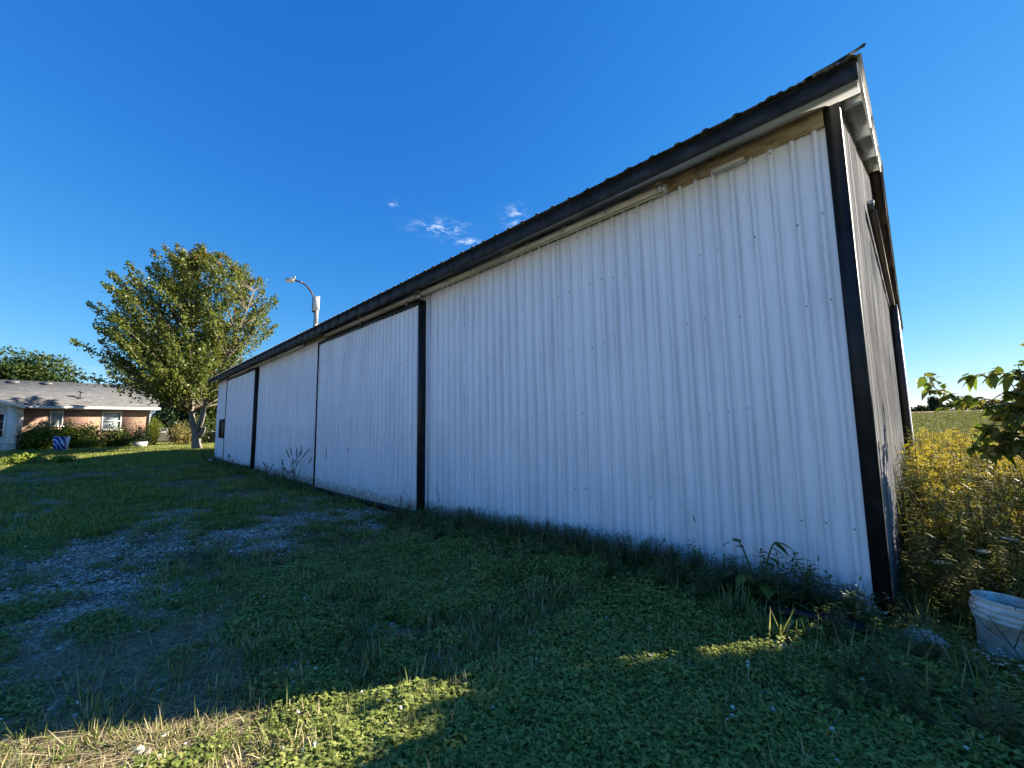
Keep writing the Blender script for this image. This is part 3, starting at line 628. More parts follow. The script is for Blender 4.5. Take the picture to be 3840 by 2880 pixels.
# ------------------------------------------------------------------ house beyond the lawn
def make_house():
    o = np.array([-41.6, 3.0]); d = np.array([0.0, 1.0])               # along the front, towards its right end
    rz = math.atan2(d[1], d[0])
    gz = .38
    h = thing('brick_house', 'red-brick bungalow with grey shingled roof and white gutter behind the shrubs', 'house', (float(o[0]), float(o[1]), 0), rz)
    # local frame: x along the front (0 = right end, negative = left), y away from the viewer
    ev = 3.30; run = 4.6; rise = 2.05; Lh = 21.0
    wall = Geo()
    wins = [(-3.10, -2.05, 1.72, 3.02), (-5.60, -4.98, 2.02, 3.02), (-13, -12, 1.9, 2.9)]
    xs = [-.5]; 
    segs = []; cur = -.5
    for a, b, z0, z1 in wins:
        segs.append((b, cur, gz-.3, ev)); segs.append((a, b, gz-.3, z0)); segs.append((a, b, z1, ev)); cur = a
    segs.append((-Lh+.4, cur, gz-.3, ev))
    for a, b, z0, z1 in segs: wall.box(a, b, .45, .65, z0, z1)
    wall.box(-.7, -.5, .651, 2*run-.5, gz-.3, ev); wall.box(-Lh+.4, -Lh+.6, .651, 2*run-.5, gz-.3, ev); wall.box(-Lh+.6, -.7, 2*run-.7, 2*run-.5, gz-.3, ev)
    wall.add([(-.7, .45, ev), (-.7, 2*run-.45, ev), (-.7, run, ev+rise-.12)], [(0, 1, 2)])
    wall.obj('wall', 'brick', h)
    rf = Geo()
    rf.hexa([(-Lh, -.05, ev-.02), (.05, -.05, ev-.02), (.05, run, ev+rise-.02), (-Lh, run, ev+rise-.02)], [(-Lh, -.05, ev+.06), (.05, -.05, ev+.06), (.05, run, ev+rise+.06), (-Lh, run, ev+rise+.06)])
    rf.hexa([(-Lh, run, ev+rise-.02), (.05, run, ev+rise-.02), (.05, 2*run+.05, ev-.02), (-Lh, 2*run+.05, ev-.02)], [(-Lh, run, ev+rise+.06), (.05, run, ev+rise+.06), (.05, 2*run+.05, ev+.06), (-Lh, 2*run+.05, ev+.06)])
    roof = rf.obj('roof', 'shingles', h)
    zr = lambda y: ev+.06+rise*(y+.05)/(run+.05)
    for x in (-7.7, -6.1, -2.4):
        y = run-.55; g = Geo(); g.hexa([(x-.28, y-.2, zr(y-.2)-.02), (x+.28, y-.2, zr(y-.2)-.02), (x+.28, y+.2, zr(y+.2)-.02), (x-.28, y+.2, zr(y+.2)-.02)], [(x-.25, y-.18, zr(y)+.10), (x+.25, y-.18, zr(y)+.10), (x+.25, y+.18, zr(y)+.22), (x-.25, y+.18, zr(y)+.22)])
        g.obj('roof_vent', 'vent_grey', roof)
    g = Geo(); x, y = -4.27, 1.45; g.tube([(x, y, zr(y)-.1), (x, y, zr(y)+.42)], .07, 10); g.tube([(x, y, zr(y)+.44), (x, y, zr(y)+.52)], .16, 10); g.lathe([(.2, -.02), (.16, .06), (.08, .1)], 10, (x, y, zr(y))); g.obj('vent_stack', 'vent_grey', roof)
    g = Geo(); g.box(-Lh, .08, -.19, -.06, ev-.10, ev+.05); g.obj('gutter', 'gutter_white', h)
    Geo().box(-Lh+.4, 0, -.055, .449, ev-.12, ev-.09).obj('soffit', 'gutter_white', h)
    g = Geo(); g.tube([(-.42, -.12, ev-.1), (-.50, .38, ev-.35), (-.52, .40, gz)], .05, 8); g.obj('downspout', 'gutter_white', h)
    for i, (a, b, z0, z1) in enumerate(wins):
        f = Geo(); t = .07
        f.box(a, b, .42, .60, z0, z0+t); f.box(a, b, .42, .60, z1-t, z1); f.box(a, a+t, .42, .60, z0+t, z1-t); f.box(b-t, b, .42, .60, z0+t, z1-t)
        if i == 0: f.box(a+t, b-t, .43, .59, (z0+z1)/2-.05, (z0+z1)/2+.03)
        fo = f.obj('window_frame', 'gutter_white', h)
        if i == 0:
            Geo().box(a+t, b-t, .50, .52, z0+t, (z0+z1)/2-.05).obj('pane', 'curtain_glass', fo); Geo().box(a+t, b-t, .50, .52, (z0+z1)/2+.03, z1-t).obj('pane', 'curtain_glass', fo)
        else: Geo().box(a+t, b-t, .50, .52, z0+t, z1-t).obj('pane', 'curtain_glass', fo)
        Geo().box(a-.08, b+.08, .36, .62, z0-.06, z0).obj('sill', 'gutter_white', fo)
    # white board sunroom in front of the house at its left
    x1 = -6.75; y0 = -2.9; x0 = -12.4; top = 3.18
    p = Geo()
    def wallx(a, b, z0, z1): p.box(a, b, y0, y0+.12, z0, z1)
    wx = [(-8.72, -7.12, 1.25, 2.78), (-11.6, -10.0, 1.25, 2.78)]
    wallx(-7.12, x1, gz-.4, top); wallx(-8.72, -7.12, gz-.4, 1.25); wallx(-8.72, -7.12, 2.78, top); wallx(-10.0, -8.72, gz-.4, top); wallx(-11.6, -10.0, gz-.4, 1.25); wallx(-11.6, -10.0, 2.78, top); wallx(x0, -11.6, gz-.4, top)
    p.box(x1-.12, x1, y0+.121, y0+.5, gz-.4, top); p.box(x1-.12, x1, y0+.5, .1, gz-.4, 1.25); p.box(x1-.12, x1, y0+.5, .1, 2.78, top); p.box(x1-.12, x1, .1, .449, gz-.4, top)
    p.add([(x1, y0+.002, top), (x0, y0+.002, top), ((x0+x1)/2, y0+.002, top+.95)], [(0, 1, 2)])
    po = p.obj('sunroom', 'board_white', h); po['label'] = 'white board sunroom joined to the brick house'
    for k in range(12):
        xx = x1-.25-k*.48
        zt = top + .95*(1-abs(xx-(x0+x1)/2)/((x1-x0)/2)) - .03
        if zt > 2.95: Geo().box(xx-.02, xx+.02, y0-.018, y0-.001, 2.88, zt).obj('batten', 'board_white', po)
    Geo().box(x0, x1+.02, y0-.05, y0-.001, .95, 1.01).obj('ledge', 'white_paint', po)
    Geo().box(x0, x1+.02, y0-.04, y0-.001, .62, .67).obj('ledge', 'white_paint', po)
    Geo().box(x0+.01, x1-.01, y0+.0, y0+.002, 0, .1).obj('skirting', 'white_paint', po)
    for a, b, z0, z1 in wx:
        f = Geo(); t = .09; yy = y0-.03
        f.box(a, b, yy, yy+.15, z0, z0+t); f.box(a, b, yy, yy+.15, z1-t, z1); f.box(a, a+t, yy, yy+.15, z0+t, z1-t); f.box(b-t, b, yy, yy+.15, z0+t, z1-t)
        for q in (1, 2): f.box(a+t, b-t, yy+.03, yy+.1, z0+(z1-z0)*q/3-.015, z0+(z1-z0)*q/3+.015)
        fo = f.obj('window_frame', 'white_paint', po); Geo().box(a+t, b-t, yy+.06, yy+.08, z0+t, z1-t).obj('pane', 'dark_glass', fo)
    f = Geo(); n = 5; ya, yb = y0+.5, .1
    for k in range(n+1):
        yy = ya+(yb-ya)*k/n; f.box(x1-.07, x1+.015, yy-.05, yy+.05, 1.25, 2.78)
    fo = f.obj('window_frame', 'slat_pink', po); Geo().box(x1-.06, x1-.04, ya, yb, 1.25, 2.78).obj('pane', 'dark_glass', fo)
    r = Geo(); xm = (x0+x1)/2; e = .35
    r.hexa([(xm, y0-.35, top+.98), (x1+e, y0-.35, top-.08), (x1+e, 1.0, top-.08), (xm, 1.0, top+.98)], [(xm, y0-.35, top+1.08), (x1+e, y0-.35, top+.02), (x1+e, 1.0, top+.02), (xm, 1.0, top+1.08)])
    r.hexa([(x0-e, y0-.35, top-.08), (xm, y0-.35, top+.98), (xm, 1.0, top+.98), (x0-e, 1.0, top-.08)], [(x0-e, y0-.35, top+.02), (xm, y0-.35, top+1.08), (xm, 1.0, top+1.08), (x0-e, 1.0, top+.02)])
    ro = r.obj('sunroom_roof', 'shingles', h)
    g = Geo(); g.hexa([(xm, y0-.37, top+.90), (x1+e, y0-.37, top-.16), (x1+e, y0-.352, top-.16), (xm, y0-.352, top+.90)], [(xm, y0-.37, top+1.085), (x1+e, y0-.37, top+.025), (x1+e, y0-.352, top+.025), (xm, y0-.352, top+1.085)]); g.obj('barge_board', 'white_paint', ro)
    g = Geo(); g.hexa([(x0-e, y0-.37, top-.16), (xm, y0-.37, top+.90), (xm, y0-.352, top+.90), (x0-e, y0-.352, top-.16)], [(x0-e, y0-.37, top+.025), (xm, y0-.37, top+1.085), (xm, y0-.352, top+1.085), (x0-e, y0-.352, top+.025)]); g.obj('barge_board', 'white_paint', ro)
    return h, np.array([o[0], o[1]]), d
HOUSE, HO, HD = make_house()
HN = np.array([HD[1], -HD[0]])                 # from the front wall towards the lawn
def hpt(x, out):                               # a point before the house: x along its front, out metres towards the lawn
    q = HO + HD*x + HN*out; return float(q[0]), float(q[1])

# ------------------------------------------------------------------ yard lamp on its pole beyond the barn
def make_lamp():
    b = at(1172, 1600, 26.0); bx, by = float(b[0]), float(b[1]); z0 = float(terr(bx, by))
    t = thing('yard_lamp', 'tall yard light on a pale pole with curved brown arm and white box', 'lamp post', (bx, by, z0))
    rt = CR/np.linalg.norm(CR); fw = np.array([CF[0], CF[1], 0]); fw /= np.linalg.norm(fw)
    r2 = np.array([rt[0], rt[1], 0]); r2 /= np.linalg.norm(r2)
    P = lambda u, v, w: (r2*u + fw*w + np.array([0, 0, v-z0]))
    Geo().tube([(0, 0, 0), (0, 0, 8.4-z0), ], [.15, .125], 14).obj('pole', 'pole_wood', t)
    Geo().tube([(0, 0, 8.41-z0), (0, 0, 10.05-z0)], [.105, .10], 14).obj('pole_top', 'pole_wood', t)
    g = Geo(); g.tube([P(-.16, 2.0, 0), P(-.16, 9.4, 0)], .025, 8); g.obj('conduit', 'arm_brown', t)
    c = [P(s*.20-.0+.03, z, w) for z in (9.28, 10.18) for s, w in ((-1, -.22), (1, -.22), (1, -.12), (-1, -.12))]
    g = Geo(); g.hexa(c[:4], c[4:]); bo = g.obj('control_box', 'box_white', t)
    c = [P(s*.22+.03, z, w) for z in (10.181, 10.21) for s, w in ((-1, -.25), (1, -.25), (1, -.10), (-1, -.10))]
    Geo().hexa(c[:4], c[4:]).obj('box_cap', 'box_white', bo)
    c = [P(s*.05-.21, z, w) for z in (9.2, 10.2) for s, w in ((-1, -.12), (1, -.12), (1, .10), (-1, .10))]
    Geo().hexa(c[:4], c[4:]).obj('mount_plate', 'arm_brown', t)
    arm = [(-.20, 10.0), (-.25, 10.25), (-.42, 10.62), (-.66, 10.96), (-1.0, 11.22), (-1.52, 11.42)]
    Geo().tube([P(u, v, 0) for u, v in arm], .055, 10).obj('arm', 'arm_brown', t)
    Geo().tube([P(-1.05, 11.24, 0), P(-1.12, 11.27, 0)], .075, 10).obj('arm_clamp', 'lamp_grey', t)
    # lamp head: ribbed housing, photocell, glass bowl
    hc = (-1.84, 11.44)
    def ell(a0, a1, a2, cz, n=14, rings=(1.0, .96, .8, .45)):
        V = []; 
        for k, rr in enumerate(rings):
            for j in range(n):
                th = 2*pi*j/n; V.append(P(hc[0]+a0*rr*cos(th), hc[1]+cz+a2*(1-rr*rr)**.5 if rr < 1 else hc[1]+cz, a1*rr*sin(th)))
        F = [(i*n+j, i*n+(j+1) % n, (i+1)*n+(j+1) % n, (i+1)*n+j) for i in range(len(rings)-1) for j in range(n)] + [tuple((len(rings)-1)*n+j for j in range(n))]
        return V, F
    g = Geo(); V, F = ell(.36, .19, .14, .0); g.add(V, F, .5); hd = g.obj('lamp_head', 'lamp_grey', t, True)
    g = Geo(); V, F = ell(.34, .18, -.18, -.004); g.add(V, [f[::-1] for f in F], .5); g.obj('glass_bowl', 'lamp_glass', hd, True)
    g = Geo(); g.tube([P(-1.56, 11.52, 0), P(-1.56, 11.68, 0)], .07, 10); g.obj('photocell', 'lamp_grey', hd)
make_lamp()

# ------------------------------------------------------------------ trees and shrubs
def leaf_quads(g, P, D, size, wid=.62, droop=.15):
    add_strips(g, P, D, size, size*wid, droop, 'oval', roll=rng.normal(0, .7, len(P)))
def branch(g, a, d, L, r0, r1, n=6, bend=.15, up=.1, seg=6):
    """a tapering, wandering limb; returns its points"""
    p = np.array(a, float); d = unit(np.array(d, float)); pts = [p.copy()]
    for k in range(n):
        d = unit(d + rng.normal(0, bend, 3) + np.array([0, 0, up])); p = p + d*L/n; pts.append(p.copy())
    g.tube(pts, np.linspace(r0, r1, n+1), seg); return np.array(pts)
def make_maple():
    b = at(735, 1680, 25.0); b[2] = float(terr(b[0], b[1]))
    t = thing('maple_tree', 'large maple with forked pale trunk and yellowing crown beside the barn', 'tree', tuple(map(float, b)))
    rt = np.array([CR[0], CR[1], 0]); rt /= np.linalg.norm(rt); fw = np.array([-rt[1], rt[0], 0]); up = np.array([0, 0, 1.0])
    K = .78; V3 = lambda u, w, z: (rt*u + fw*w + up*z)*K
    g = Geo()
    g.tube([V3(.12, 0, -.3), V3(.08, 0, .0), V3(.0, 0, .5), V3(-.06, 0, 1.1), V3(-.10, 0, 1.7)], [.36, .28, .24, .23, .24], 12)
    g.tube([V3(.55, 0, 1.75), V3(.42, 0, 1.35), V3(.15, 0, 1.0)], [.10, .13, .16], 8)
    s1 = [V3(-.15, 0, 1.45), V3(-.42, 0, 2.2), V3(-.62, .05, 3.1), V3(-.72, .1, 4.2), V3(-.80, .1, 5.6), V3(-.9, .2, 7.6), V3(-1.0, .1, 9.8), V3(-1.3, 0, 12.2), V3(-1.5, 0, 14.6)]
    s2 = [V3(.02, 0, 1.45), V3(.30, 0, 2.3), V3(.45, -.1, 3.3), V3(.72, -.1, 4.4), V3(1.2, 0, 5.6), V3(1.9, .1, 7.4), V3(2.7, 0, 9.4), V3(3.4, 0, 11.2), V3(3.9, 0, 12.8)]
    g.tube(s1, [.19, .16, .15, .14, .13, .10, .08, .05, .03], 10); g.tube(s2, [.17, .15, .14, .13, .12, .09, .07, .05, .03], 10)
    g.obj('trunk', 'bark', t, True)
    bg = Geo(); tips = []
    # crown outline in the picture plane: half-width to the left and right at a height
    zs = [3.2, 4.4, 5.4, 7, 9.0, 11.0, 12.5, 14, 15.5, 16.9]; lw = [1.6, 5.2, 6.4, 7.8, 8.7, 8.5, 7.2, 5.6, 4.0, 2.2]; rw = [.6, 2.0, 3.2, 4.0, 4.6, 4.9, 4.9, 4.0, 1.6, .4]
    st1, st2 = np.array(s1), np.array(s2)
    for k in range(290):
        z = rng.uniform(4.9, 16.7); w = rng.uniform(-1, 1)*6.8*min(1, (17.4-z)/6)*min(1, (z-1.2)/4); r = math.sqrt(max(0, 1-(w/7.2)**2))
        u = rng.uniform(-np.interp(z, zs, lw), np.interp(z, zs, rw))*r*rng.uniform(.9, 1.04); q = V3(u, w, z)
        s = st1 if (u < .9 or rng.random() < .15) else st2
        dist = math.hypot(u - float(s[4] @ rt)/K, w); zb = max(3.6, z - .62*dist - rng.uniform(.5, 1.6))
        i = int(np.argmin(np.abs(s[:, 2] - zb*K))); a = s[i]
        d = q - a; L = float(np.linalg.norm(d))
        if L < .6: continue
        pts = branch(bg, a, d, L, .04*min(1.3, L/4)+.012, .010, 6, .05, .015, 5); tips.append((pts, L))
    bg.obj('branches', 'twig', t, True)
    lg = Geo(); PP = []; DD = []
    for pts, L in tips:
        n = int(24+62*L); f = rng.uniform(.10, 1.0, n)**.6; i = np.minimum((f*6).astype(int), 5); base = pts[i] + (pts[i+1]-pts[i])*((f*6)-i)[:, None]
        ax = unit(pts[-1]-pts[0]); off = rng.normal(0, 1, (n, 3))*(.05+.13*(1-f)*min(1, L/4)+.12*np.sin(f*3.1))[:, None]
        clump = unit(rng.normal(0, 1, (n, 3)))
        PP.append(base + off); DD.append(clump*.8 + ax*.5 + np.array([0, 0, -.25]))
    P = np.concatenate(PP); D = np.concatenate(DD); n = len(P)
    # reddish leaves sit at the ends of the top twigs, paler ones higher up
    r = np.clip(rng.normal(.42, .18, n) + .12*sstep(10, 15, P[:, 2]) + .10*(P @ np.array([cos(radians(SUN_AZ)), sin(radians(SUN_AZ)), 0]) > 2), 0, .9)  # leaves on the sunward side coloured paler to look sunlit
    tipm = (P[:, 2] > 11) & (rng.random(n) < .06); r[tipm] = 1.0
    add_strips(lg, P, D, rng.uniform(.09, .16, n), rng.uniform(.07, .12, n), .2, 'oval', r, roll=rng.normal(0, .8, n))
    lg.obj('crown', 'maple', t)
make_maple()

def crown_tree(name, label, cat, base, h, rx, ry, trunk_h, n, mat, leaf=.3, lobes=9, group=None, tr=.2, seed=0, flat=1.0, bark='twig'):
    r_ = np.random.default_rng(seed)
    t = thing(name, label, cat, tuple(map(float, base)), 0, group)
    g = Geo(); g.tube([(0, 0, -.3), (0, 0, trunk_h), (.1*rx, 0, h*.8)], [tr, tr*.8, tr*.2], 8)
    C = []
    for k in range(lobes):
        a = r_.random()*2*pi; rr = r_.uniform(.15, .62); z = trunk_h + (h-trunk_h)*r_.uniform(.15, .82); sc = 1 - .45*((z-trunk_h)/(h-trunk_h))
        c = np.array([cos(a)*rx*rr*sc, sin(a)*ry*rr*sc, z]); C.append((c, r_.uniform(.30, .48)*min(rx, (h-trunk_h)*.6)*flat))
        g.tube([(0, 0, trunk_h*.9), c*.6+np.array([0, 0, trunk_h*.3]), c], [tr*.4, tr*.22, tr*.05], 5)
    C.append((np.array([0, 0, h*.82]), .28*rx))
    g.obj('trunk', bark, t, True)
    lg = Geo(); w = np.array([c[1]**2 for c in C]); w /= w.sum()
    for (c, rad), k in zip(C, (w*n).astype(int)):
        u = unit(r_.normal(0, 1, (k, 3))); rr = rad*r_.uniform(.35, 1.12, k)**.6*(1+.25*(fbm(u[:, 0]*3+c[0], u[:, 2]*3+c[2], 1, 2)-.5)*2)
        P = c + u*rr[:, None]; P[:, 2] = np.maximum(P[:, 2], .1)
        D = u*.6 + unit(r_.normal(0, 1, (k, 3)))*.7 + np.array([0, 0, -.2])
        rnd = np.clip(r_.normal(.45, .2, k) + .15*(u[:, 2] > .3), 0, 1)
        add_strips(lg, P, D, r_.uniform(.7, 1.3, k)*leaf, r_.uniform(.5, .8, k)*leaf, .2, 'oval', rnd, roll=r_.normal(0, .8, k))
    lg.obj('crown', mat, t); return t
def far_trees():
    def B(px, t, dz=0): q = at(px, 1640, t); q[2] = float(terr(q[0], q[1])) + dz; return q
    gl = 'trees beyond the house'
    crown_tree('broadleaf_tree', 'tallest domed green tree rising behind the house roof', 'tree', B(105, 55), 13.0, 6.3, 6, 3, 9000, 'far_leaf', .36, 16, gl, .3, 1)
    crown_tree('broadleaf_tree', 'dense green tree cut by the photo edge behind the house', 'tree', B(-60, 52), 11.2, 6.0, 6, 2.5, 7000, 'far_leaf', .36, 12, gl, .3, 2)
    crown_tree('broadleaf_tree', 'low spreading ragged tree behind the roof near its middle vent', 'tree', B(262, 55), 8.6, 4.6, 5, 1.5, 5000, 'dark_leaf', .34, 12, gl, .22, 3)
    gd = 'dark trees behind the maple'
    crown_tree('dark_tree', 'dark tree behind the maple trunk at the house end', 'tree', B(640, 44), 7.4, 2.6, 2.6, .6, 5200, 'dark_leaf', .26, 12, gd, .18, 4)
    crown_tree('dark_tree', 'tall dark tree directly behind the forked maple trunk', 'tree', B(745, 47), 8.6, 3.2, 3, .6, 6000, 'dark_leaf', .27, 14, gd, .2, 5)
    crown_tree('dark_tree', 'lighter green tree between maple trunk and barn end', 'tree', B(815, 45), 7.8, 2.6, 2.6, .5, 5200, 'far_leaf', .25, 12, gd, .18, 6)
    crown_tree('dark_tree', 'dark green tree partly hidden behind the barn end', 'tree', B(905, 48), 8.4, 3.0, 3, .5, 4000, 'dark_leaf', .27, 10, gd, .18, 7)
far_trees()

def bush(name, label, base, h, rx, ry, n, mat, leaf, group, seed, stems=7, upright=.3):
    r_ = np.random.default_rng(seed); t = thing(name, label, 'shrub', tuple(map(float, base)), 0, group)
    g = Geo(); P = []; D = []
    for k in range(stems*3):
        a = r_.random()*2*pi; rr = r_.random()**.5; hh = h*(1-.45*rr**2)*r_.uniform(.6, 1.08)
        tip = np.array([cos(a)*rx*rr, sin(a)*ry*rr, hh]); m = tip*np.array([.45, .45, .55])
        g.tube([(cos(a)*rx*rr*.2, sin(a)*ry*rr*.2, -.05), m, tip], [.018, .012, .004], 4)
        q = n//(stems*3); f = r_.uniform(.12, 1, q)**.8; base_ = np.where(f[:, None] < .5, m*(f*2)[:, None], m + (tip-m)*((f-.5)*2)[:, None])
        P.append(base_ + r_.normal(0, 1, (q, 3))*(.05+.17*h*(1-.5*f))[:, None]); D.append(unit(r_.normal(0, 1, (q, 3))) + np.array([0, 0, upright]))
    g.obj('stems', 'twig', t)
    P = np.concatenate(P); P[:, 2] = np.abs(P[:, 2]) + .02; D = np.concatenate(D); k = len(P)
    lg = Geo(); add_strips(lg, P, D, r_.uniform(.7, 1.3, k)*leaf, r_.uniform(.45, .7, k)*leaf, .25, 'lance', np.clip(r_.normal(.45, .22, k), 0, 1), roll=r_.normal(0, .6, k))
    lg.obj('leaves', mat, t); return t
def house_shrubs():
    G = 'shrubs along the house'
    def S(label, x, out, h, rx, n, mat, leaf, seed, **kw):
        p = hpt(x, out); bush('garden_shrub', label, (p[0], p[1], float(terr(*p))-.02), h, rx, rx*.8, n, mat, leaf, G, seed, **kw)
    S('dark leafy shrub crowding the corner of the white sunroom', -6.15, 1.4, 1.35, .75, 2200, 'bright_leaf', .15, 11)
    S('tall brownish shrub under the left edge of the small window', -5.55, .9, 1.72, .8, 2400, 'bright_leaf', .16, 12)
    S('loose light green shrub right below the small window', -4.65, .75, 1.80, .7, 2000, 'bright_leaf', .17, 13)
    S('pale green shrub before bare brick between the two windows', -3.75, .7, 1.65, .75, 2200, 'shrub_leaf', .15, 14)
    S('low light green shrub behind the lawn edge mid-house', -3.6, 1.6, .95, .8, 1600, 'bright_leaf', .13, 15)
    S('rounded dark shrub in front of the large window', -2.35, 1.0, 1.50, .85, 2600, 'shrub_leaf', .14, 16)
    S('low dark shrub at the foot of the large window', -1.75, 1.6, 1.0, .8, 2000, 'shrub_leaf', .12, 17)
    S('small red-leaved shrub against the brick near the downspout', -1.1, .6, 1.95, .3, 420, 'dark_red_leaf', .12, 18)
    # feathery yellow-green plant by the corner
    p = hpt(-.25, 1.0); z = float(terr(*p))
    t = thing('feathery_shrub', 'feathery bright yellow-green upright plant at the house corner', 'shrub', (p[0], p[1], z))
    lg = Geo(); n = 2600; a = rng.random(n)*2*pi; f = rng.random(n)**.8; lean = rng.random(n)**.7
    P = np.stack([np.cos(a)*lean*.75*f, np.sin(a)*lean*.6*f, f*2.2*(1-.35*lean)], 1)
    add_strips(lg, P, np.stack([np.cos(a)*.7, np.sin(a)*.7, np.ones(n)*.75], 1)+rng.normal(0, .25, (n, 3)), rng.uniform(.15, .32, n), .035, .2, 'blade'); lg.obj('leaves', 'bright_leaf', t)
    g = Geo()
    for k in range(9): a = rng.random()*2*pi; g.tube([(0, 0, -.05), (cos(a)*.2, sin(a)*.2, .9), (cos(a)*.5, sin(a)*.45, 1.8)], [.02, .012, .004], 5)
    g.obj('stems', 'twig', t)
    p = hpt(-.9, 1.25); z = float(terr(*p))
    bush('garden_shrub', 'dark green juniper-like shrub left of the feathery plant', (p[0], p[1], z), 1.4, .55, .5, 1800, 'dark_leaf', .12, G, 19, upright=.6)
    p = hpt(1.3, 1.2); bush('garden_shrub', 'straw-coloured airy shrub between the house corner and the maple', (p[0], p[1], float(terr(*p))), 1.75, 1.15, 1.0, 3000, 'gold_shrub', .13, G, 20, upright=.5)
    p = hpt(2.2, .2); bush('garden_shrub', 'green shrub tucked behind the straw-coloured one', (p[0], p[1], float(terr(*p))), 2.4, 1.1, 1.0, 2400, 'far_leaf', .16, G, 21)
    p = (-28.7, -2.3); bush('garden_shrub', 'low leafy clump alone on the sunlit lawn near the shadow edge', (p[0], p[1], float(terr(*p))), .42, .9, .8, 1500, 'bright_leaf', .13, G, 22)
    p = (-27.7, -1.3); bush('garden_shrub', 'smaller leafy clump right of the low lawn clump', (p[0], p[1], float(terr(*p))), .34, .7, .6, 1000, 'bright_leaf', .12, G, 23)
house_shrubs()

def yard_things():
    # blue printed bin
    q = at(226, 1693, 25.0); z = float(terr(q[0], q[1])); rz = math.atan2(HD[1], HD[0])
    t = thing('printed_bin', 'blue and white printed bin with wooden side standing before the shrubs', 'bin', (float(q[0]), float(q[1]), z), rz); t.scale = (.85, .85, .95)
    g = Geo(); g.hexa([(-.34, -.25, .03), (.26, -.25, .03), (.26, .25, .03), (-.34, .25, .03)], [(-.40, -.28, .93), (.22, -.28, .93), (.22, .28, .93), (-.40, .28, .93)]); g.obj('body', 'blue_print', t)
    g = Geo(); g.box(-.42, .24, -.30, .30, .931, .965); g.obj('lid', 'blue_print', t)
    g = Geo(); g.hexa([(.275, -.24, .02), (.34, -.24, .02), (.34, .2, .02), (.275, .2, .02)], [(.24, -.27, .95), (.44, -.27, .97), (.44, .2, .97), (.24, .2, .95)]); g.obj('side_board', 'slat_pink', t)
    g = Geo(); g.box(-.36, .36, -.26, .26, 0, .029); g.obj('base', 'brown_frame', t)
    # concrete planter
    q = at(530, 1668, 28.3); z = float(terr(q[0], q[1]))
    t = thing('planter', 'small grey square planter at the foot of the juniper', 'planter', (float(q[0]), float(q[1]), z), rz)
    g = Geo(); g.hexa([(-.32, -.25, 0), (.25, -.25, 0), (.25, .25, 0), (-.32, .25, 0)], [(-.40, -.32, .42), (.32, -.32, .42), (.32, .32, .42), (-.40, .32, .42)]); g.obj('tub', 'pot_grey', t)
    Geo().box(-.36, .28, -.28, .28, .421, .43).obj('earth', 'soil', t)
    # low above-ground pool behind the maple
    a = at(690, 1660, 33.5); z = float(terr(a[0], a[1])); rt = np.array([CR[0], CR[1]]); rt /= np.linalg.norm(rt)
    t = thing('garden_pool', 'low grey above-ground pool with white rim behind the maple trunk', 'pool', (float(a[0]), float(a[1]), z), math.atan2(rt[1], rt[0]))
    g = Geo(); n = 40; cx, cy, R_ = 2.75, 2.3, 2.6
    V = [(cx+R_*cos(2*pi*j/n), cy+R_*sin(2*pi*j/n), zz) for zz in (0, 1.0) for j in range(n)]; g.add(V, [(j, (j+1) % n, n+(j+1) % n, n+j) for j in range(n)]); g.obj('wall', 'pool_wall', t)
    g = Geo(); V = [(cx+r*cos(2*pi*j/n), cy+r*sin(2*pi*j/n), zz) for r, zz in ((2.56, 1.0), (2.70, 1.0), (2.70, 1.07), (2.56, 1.07)) for j in range(n)]
    g.add(V, [(k*n+j, k*n+(j+1) % n, ((k+1) % 4)*n+(j+1) % n, ((k+1) % 4)*n+j) for k in range(4) for j in range(n)]); g.obj('rim', 'gutter_white', t)
    g = Geo(); g.lathe([(2.555, 0), (1.2, .05), (0.01, .09)], 30, (cx, cy, .98)); g.obj('cover', 'pool_cover', t)
    for k in range(14):
        th = 2*pi*k/14; g = Geo(); x, y = cx+(R_+.03)*cos(th), cy+(R_+.03)*sin(th); g.tube([(x, y, 0), (x, y, .995)], .05, 6); g.obj('upright', 'vent_grey', t)
yard_things()

